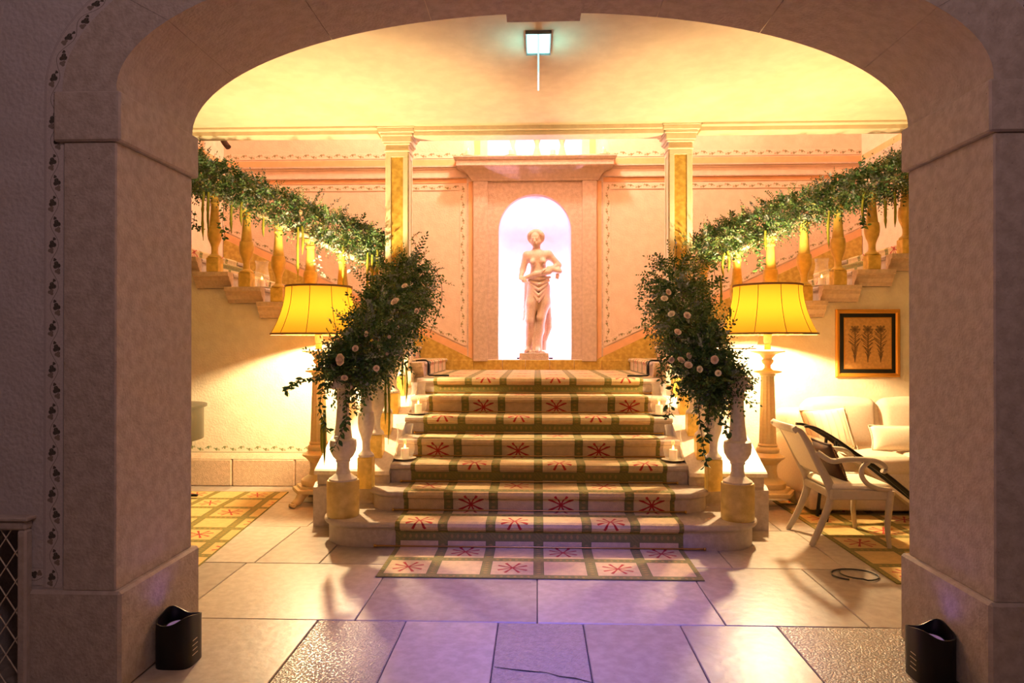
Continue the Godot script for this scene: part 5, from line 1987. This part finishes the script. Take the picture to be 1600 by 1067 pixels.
const KINDS := {
	"dark": [Color(0.022, 0.075, 0.018), Color(0.06, 0.14, 0.035), 0.042, 0.5],
	"mid": [Color(0.06, 0.13, 0.03), Color(0.13, 0.21, 0.06), 0.032, 0.5],
	"olive": [Color(0.12, 0.14, 0.025), Color(0.20, 0.21, 0.05), 0.03, 0.42],
	"grey": [Color(0.14, 0.19, 0.16), Color(0.28, 0.33, 0.30), 0.034, 0.7],
	"plum": [Color(0.11, 0.07, 0.11), Color(0.22, 0.15, 0.21), 0.018, 0.35],
	"fern": [Color(0.09, 0.14, 0.04), Color(0.16, 0.21, 0.08), 0.03, 0.28],
}

class Bag:
	var xf: Array[Transform3D] = []
	var col: Array[Color] = []

func put_leaf(bag: Bag, at: Vector3, dir: Vector3, nrm: Vector3, size: float, wid: float, c0: Color, c1: Color) -> void:
	var y := dir.normalized()
	var x := y.cross(nrm)
	if x.length() < 0.01: x = y.cross(Vector3(0.31, 0.8, 0.5))
	x = x.normalized()
	var z := x.cross(y)
	bag.xf.append(Transform3D(Basis(x * size * wid * 2.2, y * size, z * size * clampf(wid * 2.0, 0.03, 1.0)), at))
	bag.col.append(c0.lerp(c1, rng.randf()))

func rdir() -> Vector3:
	var z := rng.randf_range(-1, 1)
	var a := rng.randf() * TAU
	var r := sqrt(1.0 - z * z)
	return Vector3(r * cos(a), z, r * sin(a))

func sprig(bag: Bag, at: Vector3, dir: Vector3, l: float, kind: String, droop: float) -> void:
	var K: Array = KINDS[kind]
	var n := int(clampf(l / (K[2] * 0.42), 4, 26))
	var side := dir.cross(rdir()).normalized()
	var up := dir.cross(side).normalized()
	var prev := at
	for i in n:
		var t := (i + 1.0) / n
		var p := at + dir * l * t + Vector3.DOWN * droop * l * t * t
		var tang := (p - prev).normalized()
		prev = p
		var s := 1.0 if i % 2 == 0 else -1.0
		var ld := (tang * 0.6 + side * s * 0.9 + up * rng.randf_range(-0.5, 0.5)).normalized()
		if i == n - 1: ld = tang
		put_leaf(bag, p, ld, up + rdir() * 0.7, K[2] * rng.randf_range(0.7, 1.25) * (1.1 - 0.35 * t), K[3], K[0], K[1])
	# its stalk, drawn as one very slender leaf
	put_leaf(bag, at, prev - at, up, (prev - at).length(), 0.008, Color(0.06, 0.045, 0.02), Color(0.1, 0.075, 0.03))

func bag_part(called: String, bag: Bag, parent: Node) -> void:
	if bag.xf.is_empty(): return
	var mm := MultiMesh.new()
	mm.transform_format = MultiMesh.TRANSFORM_3D
	mm.use_colors = true
	mm.mesh = leaf_mesh
	mm.instance_count = bag.xf.size()
	for i in bag.xf.size():
		mm.set_instance_transform(i, bag.xf[i])
		mm.set_instance_color(i, bag.col[i])
	var o := MultiMeshInstance3D.new()
	o.multimesh = mm
	o.material_override = M.leaf
	o.name = called
	o.set_meta("kind", "stuff")
	parent.add_child(o, true)

func path_at(path: Array, t: float) -> Array:
	var f := clampf(t, 0.0, 0.9999) * (path.size() - 1)
	var i := int(f)
	var a: Array = path[i]
	var b: Array = path[i + 1]
	return [(a[0] as Vector3).lerp(b[0], f - i), lerpf(a[1], b[1], f - i), ((b[0] as Vector3) - a[0]).normalized()]

func garland(label: String, path: Array, n: int, mixk: Array, slen: Vector2, group: String) -> Node3D:
	var root := thing("garland", label, "garland", Vector3.ZERO, group)
	var bags := {}
	for k in KINDS: bags[k] = Bag.new()
	for i in n:
		var q := path_at(path, rng.randf())
		var c: Vector3 = q[0]
		var r: float = q[1]
		var d := rdir()
		var ax: Vector3 = q[2]
		d = (d - ax * d.dot(ax) * 0.5).normalized()
		var depth := sqrt(rng.randf())
		var at := c + d * r * depth * 0.72
		var dir := (d * 0.9 + rdir() * 0.6 + Vector3(0, 0.12, 0)).normalized()
		var kind: String = mixk[rng.randi() % mixk.size()]
		var l := rng.randf_range(slen.x, slen.y) * (0.55 if kind == "plum" else 1.0)
		sprig(bags[kind], at, dir, l, kind, rng.randf_range(0.1, 0.55))
	# loose twigs that stick out of the mass
	for i in n / 22:
		var q := path_at(path, rng.randf())
		var d := (rdir() + Vector3(0, 0.7, 0.2)).normalized()
		var kind: String = mixk[rng.randi() % mixk.size()]
		sprig(bags[kind], q[0] + d * float(q[1]) * 0.6, d, slen.y * rng.randf_range(1.0, 1.6), kind, rng.randf_range(0.0, 0.3))
	for k in KINDS:
		bag_part({"dark": "dark_leaves", "mid": "green_leaves", "olive": "olive_leaves", "grey": "eucalyptus_leaves", "plum": "plum_sprays", "fern": "fern_fronds"}[k], bags[k], root)
	return root

func vine_tail(root: Node3D, ctrl: Array, kind: String, dens: int, spread: float) -> void:
	var bag := Bag.new()
	var K: Array = KINDS[kind]
	var pts := spline(ctrl, dens)
	for i in pts.size():
		for s in [-1.0, 1.0]:
			var d := (Vector3(s * rng.randf_range(0.3, 1), rng.randf_range(-0.9, 0.1), rng.randf_range(-0.7, 0.7))).normalized()
			put_leaf(bag, pts[i] + rdir() * spread, d, rdir(), K[2] * rng.randf_range(0.8, 1.4), K[3], K[0], K[1])
	bag_part("trailing_vine", bag, root)
	var st := new_st()
	tube(st, pts, 0.003, 4)
	meshed("vine_stem", st, M.stem, root)

func tassel(root: Node3D, top: Vector3, l: float, r: float) -> void:
	var st := new_st()
	var n := 14
	var pts: Array = []
	var rr: Array = []
	var sw := Vector3(rng.randf_range(-0.02, 0.02), 0, rng.randf_range(-0.02, 0.02))
	for i in n + 1:
		var t := float(i) / n
		pts.append(top + Vector3.DOWN * l * t + sw * sin(t * 3.0))
		rr.append(Vector2.ONE * r * (0.75 + 0.4 * rng.randf()) * (1.0 if t < 0.75 else (1.0 - t) * 3.2 + 0.15))
	tube(st, pts, rr, 6, Vector3(0, 0, 1))
	meshed("hanging_tassel", st, M.amaranth, root)

func rose(root: Node3D, at: Vector3, size: float, pale := false) -> void:
	var o := MeshInstance3D.new()
	o.mesh = rose_mesh if size > 0.05 else bud_mesh
	o.material_override = M.petal_pale if pale else M.petal
	o.name = "rose" if size > 0.05 else "rosebud"
	root.add_child(o, true)
	var y := (Vector3(rng.randf_range(-0.9, 0.9), rng.randf_range(-0.2, 1.0), 1.0)).normalized()
	var x := y.cross(Vector3.UP).normalized()
	o.transform = Transform3D(Basis(x, y, x.cross(y)).scaled(Vector3.ONE * size * rng.randf_range(0.58, 0.8)), at)

# world point for a pixel of the 1600 x 1067 frame at a depth: used to read positions off the photograph
func px(u: float, v: float, d: float) -> Vector3:
	var yaw := deg_to_rad(2.04)
	var pit := deg_to_rad(0.19)
	var fw := Vector3(-sin(yaw) * cos(pit), sin(pit), -cos(yaw) * cos(pit))
	var rt := Vector3(cos(yaw), 0, -sin(yaw))
	var up := rt.cross(fw)
	var r := fw + rt * (u - 800.0) / 1067.0 - up * (v - 533.5) / 1067.0
	return Vector3(-0.015, 1.5, 0) + r * (-d / r.z)

func build_garlands() -> void:
	make_leaf()
	rose_mesh = make_rose(1.0)
	bud_mesh = make_rose(0.3)
	var rich := ["dark", "dark", "dark", "dark", "mid", "mid", "mid", "mid", "grey", "plum", "plum", "olive"]
	var green := ["mid", "mid", "mid", "dark", "dark", "fern", "olive", "grey"]
	# lower left
	var g := garland("thick flower garland draped down the left stair rail from column to newel", [[px(528, 585, 5.15), 0.10], [px(545, 572, 5.2), 0.2], [px(572, 552, 5.4), 0.25], [px(598, 515, 5.8), 0.30], [px(615, 480, 6.2), 0.34], [px(630, 455, 6.5), 0.34], [px(640, 430, 6.75), 0.30]], 2600, rich, Vector2(0.08, 0.2), "garlands on the lower rails")
	for q in [[535, 562, 5.0, 0.095], [619, 473, 5.85, 0.095], [633, 448, 6.1, 0.06], [650, 486, 6.0, 0.06], [574, 522, 5.25, 0.06], [588, 575, 5.1, 0.06], [556, 545, 5.1, 0.055], [538, 592, 5.0, 0.055], [605, 553, 5.3, 0.04], [608, 526, 5.45, 0.04], [645, 517, 6.0, 0.05], [622, 511, 5.7, 0.04]]:
		rose(g, px(q[0], q[1], q[2] - (0.16 if q[2] > 5.3 else 0.04)), q[3])
	vine_tail(g, [px(520, 585, 5.05), px(485, 590, 5.0), px(458, 598, 5.0), px(448, 612, 5.0)], "dark", 7, 0.01)
	vine_tail(g, [px(540, 620, 5.05), px(542, 650, 5.0), px(536, 670, 5.0), px(522, 700, 5.0)], "dark", 6, 0.012)
	vine_tail(g, [px(505, 600, 5.02), px(500, 640, 5.02), px(512, 672, 5.02)], "dark", 7, 0.012)
	vine_tail(g, [px(660, 400, 6.7), px(685, 430, 6.6), px(690, 470, 6.6), px(672, 520, 6.5)], "mid", 9, 0.03)
	vine_tail(g, [px(650, 385, 6.8), px(645, 372, 6.8), px(655, 362, 6.8)], "olive", 4, 0.01)
	for q in [[507, 640, 5.1, 0.42], [504, 650, 5.12, 0.3], [606, 585, 5.8, 0.6], [602, 590, 5.8, 0.4], [634, 570, 6.3, 0.35], [630, 560, 6.3, 0.3], [576, 600, 5.5, 0.3]]:
		tassel(g, px(q[0], q[1], q[2]), q[3], 0.011)
	# lower right
	g = garland("thick flower garland draped down the right stair rail with long trailing leaves", [[px(1140, 605, 5.15), 0.11], [px(1120, 595, 5.2), 0.17], [px(1104, 575, 5.3), 0.22], [px(1086, 540, 5.5), 0.24], [px(1068, 500, 5.8), 0.27], [px(1058, 462, 6.2), 0.31], [px(1058, 432, 6.6), 0.30]], 2300, rich, Vector2(0.08, 0.2), "garlands on the lower rails")
	for q in [[1043, 457, 5.85], [1058, 520, 5.45], [1050, 492, 5.6], [1073, 494, 5.55], [1115, 562, 5.05], [1122, 583, 5.0], [1048, 562, 5.3], [1063, 564, 5.2], [1092, 577, 5.05], [1075, 556, 5.2], [1038, 468, 5.8], [1075, 572, 5.15]]:
		rose(g, px(q[0], q[1], q[2] - (0.22 if q[2] > 5.3 else 0.06)), 0.06, int(q[0]) % 3 == 0)
	for q in [[[1095, 600], [1092, 640], [1098, 690], [1104, 725]], [[1112, 600], [1108, 640], [1105, 680]], [[1062, 570], [1050, 610], [1045, 650]], [[1130, 610], [1128, 650], [1138, 680]], [[1040, 540], [1032, 570], [1036, 600]], [[1008, 430], [1000, 455], [998, 480]], [[1015, 470], [1008, 500], [1012, 525]]]:
		var pts: Array = []
		var dd: float = 5.05 if q[0][1] > 535 and q[0][0] > 1050 else (5.3 if q[0][1] > 535 else 6.3)
		for e in q: pts.append(px(e[0], e[1], dd))
		vine_tail(g, pts, "dark" if dd < 5.2 else "mid", 9, 0.022)
	for q in [[1140, 480, 6.0, 0.1], [1125, 430, 6.4, 0.3]]:
		tassel(g, px(q[0], q[1], q[2]), q[3], 0.012)
	# upper left and right
	var pl: Array = []
	for q in [[604, 395, 0.17], [560, 374, 0.18], [510, 353, 0.18], [450, 328, 0.18], [390, 304, 0.2], [340, 281, 0.21], [300, 268, 0.23], [272, 255, 0.23]]:
		pl.append([px(q[0], q[1], 7.03), q[2]])
	g = garland("leafy green garland along the left upper rail with yellow hanging tassels", pl, 2600, green, Vector2(0.06, 0.17), "garlands on the upper rails")
	for q in [[295, 285, 0.3], [318, 300, 0.5], [326, 300, 0.42], [362, 320, 0.3], [378, 315, 0.25], [412, 340, 0.2], [466, 355, 0.55], [472, 352, 0.3], [537, 385, 0.45], [575, 395, 0.5], [582, 398, 0.45], [590, 390, 0.55]]:
		tassel(g, px(q[0], q[1], 6.9), q[2], 0.014)
	for q in [[472, 333, 0.06], [450, 334, 0.05]]: rose(g, px(q[0], q[1], 6.83), q[2], true)
	for q in [[[500, 385], [495, 410], [505, 430]], [[520, 380], [540, 400], [552, 425]], [[350, 320], [348, 350], [352, 370]], [[305, 330], [303, 350], [310, 358]]]:
		var pts: Array = []
		for e in q: pts.append(px(e[0], e[1], 6.9))
		vine_tail(g, pts, "grey" if q[0][0] > 450 else "dark", 8, 0.03)
	var prt: Array = []
	for q in [[1086, 395, 0.17], [1130, 373, 0.18], [1180, 351, 0.18], [1240, 328, 0.18], [1300, 308, 0.19], [1350, 290, 0.2], [1400, 275, 0.23], [1430, 262, 0.23]]:
		prt.append([px(q[0], q[1], 7.03), q[2]])
	g = garland("leafy green garland along the right upper rail with fern sprays", prt, 2600, green, Vector2(0.06, 0.17), "garlands on the upper rails")
	for q in [[1132, 395, 0.25], [1137, 392, 0.22], [1196, 360, 0.2], [1296, 330, 0.38], [1350, 300, 0.3], [1384, 310, 0.3], [1398, 300, 0.35]]:
		tassel(g, px(q[0], q[1], 6.9), q[2], 0.014)
	for q in [[[1120, 400], [1116, 425], [1124, 450]], [[1180, 375], [1188, 400], [1186, 420]], [[1350, 320], [1348, 345], [1352, 352]]]:
		var pts: Array = []
		for e in q: pts.append(px(e[0], e[1], 6.9))
		vine_tail(g, pts, "dark", 8, 0.02)

func _ready() -> void:
	rng.seed = 7
	view_and_light()
	materials()
	build_floor()
	build_arch_wall()
	build_shell()
	build_back_wall()
	build_stairs()
	build_carpet()
	build_upper_flights()
	build_balustrades()
	build_columns()
	build_lamps()
	build_other_lights()
	build_sofa()
	build_armchair()
	build_lounger()
	build_picture()
	build_rugs()
	build_piano()
	build_statue()
	build_upper_opening()
	build_candles()
	build_sign()
	build_boxes()
	build_small()
	build_garlands()
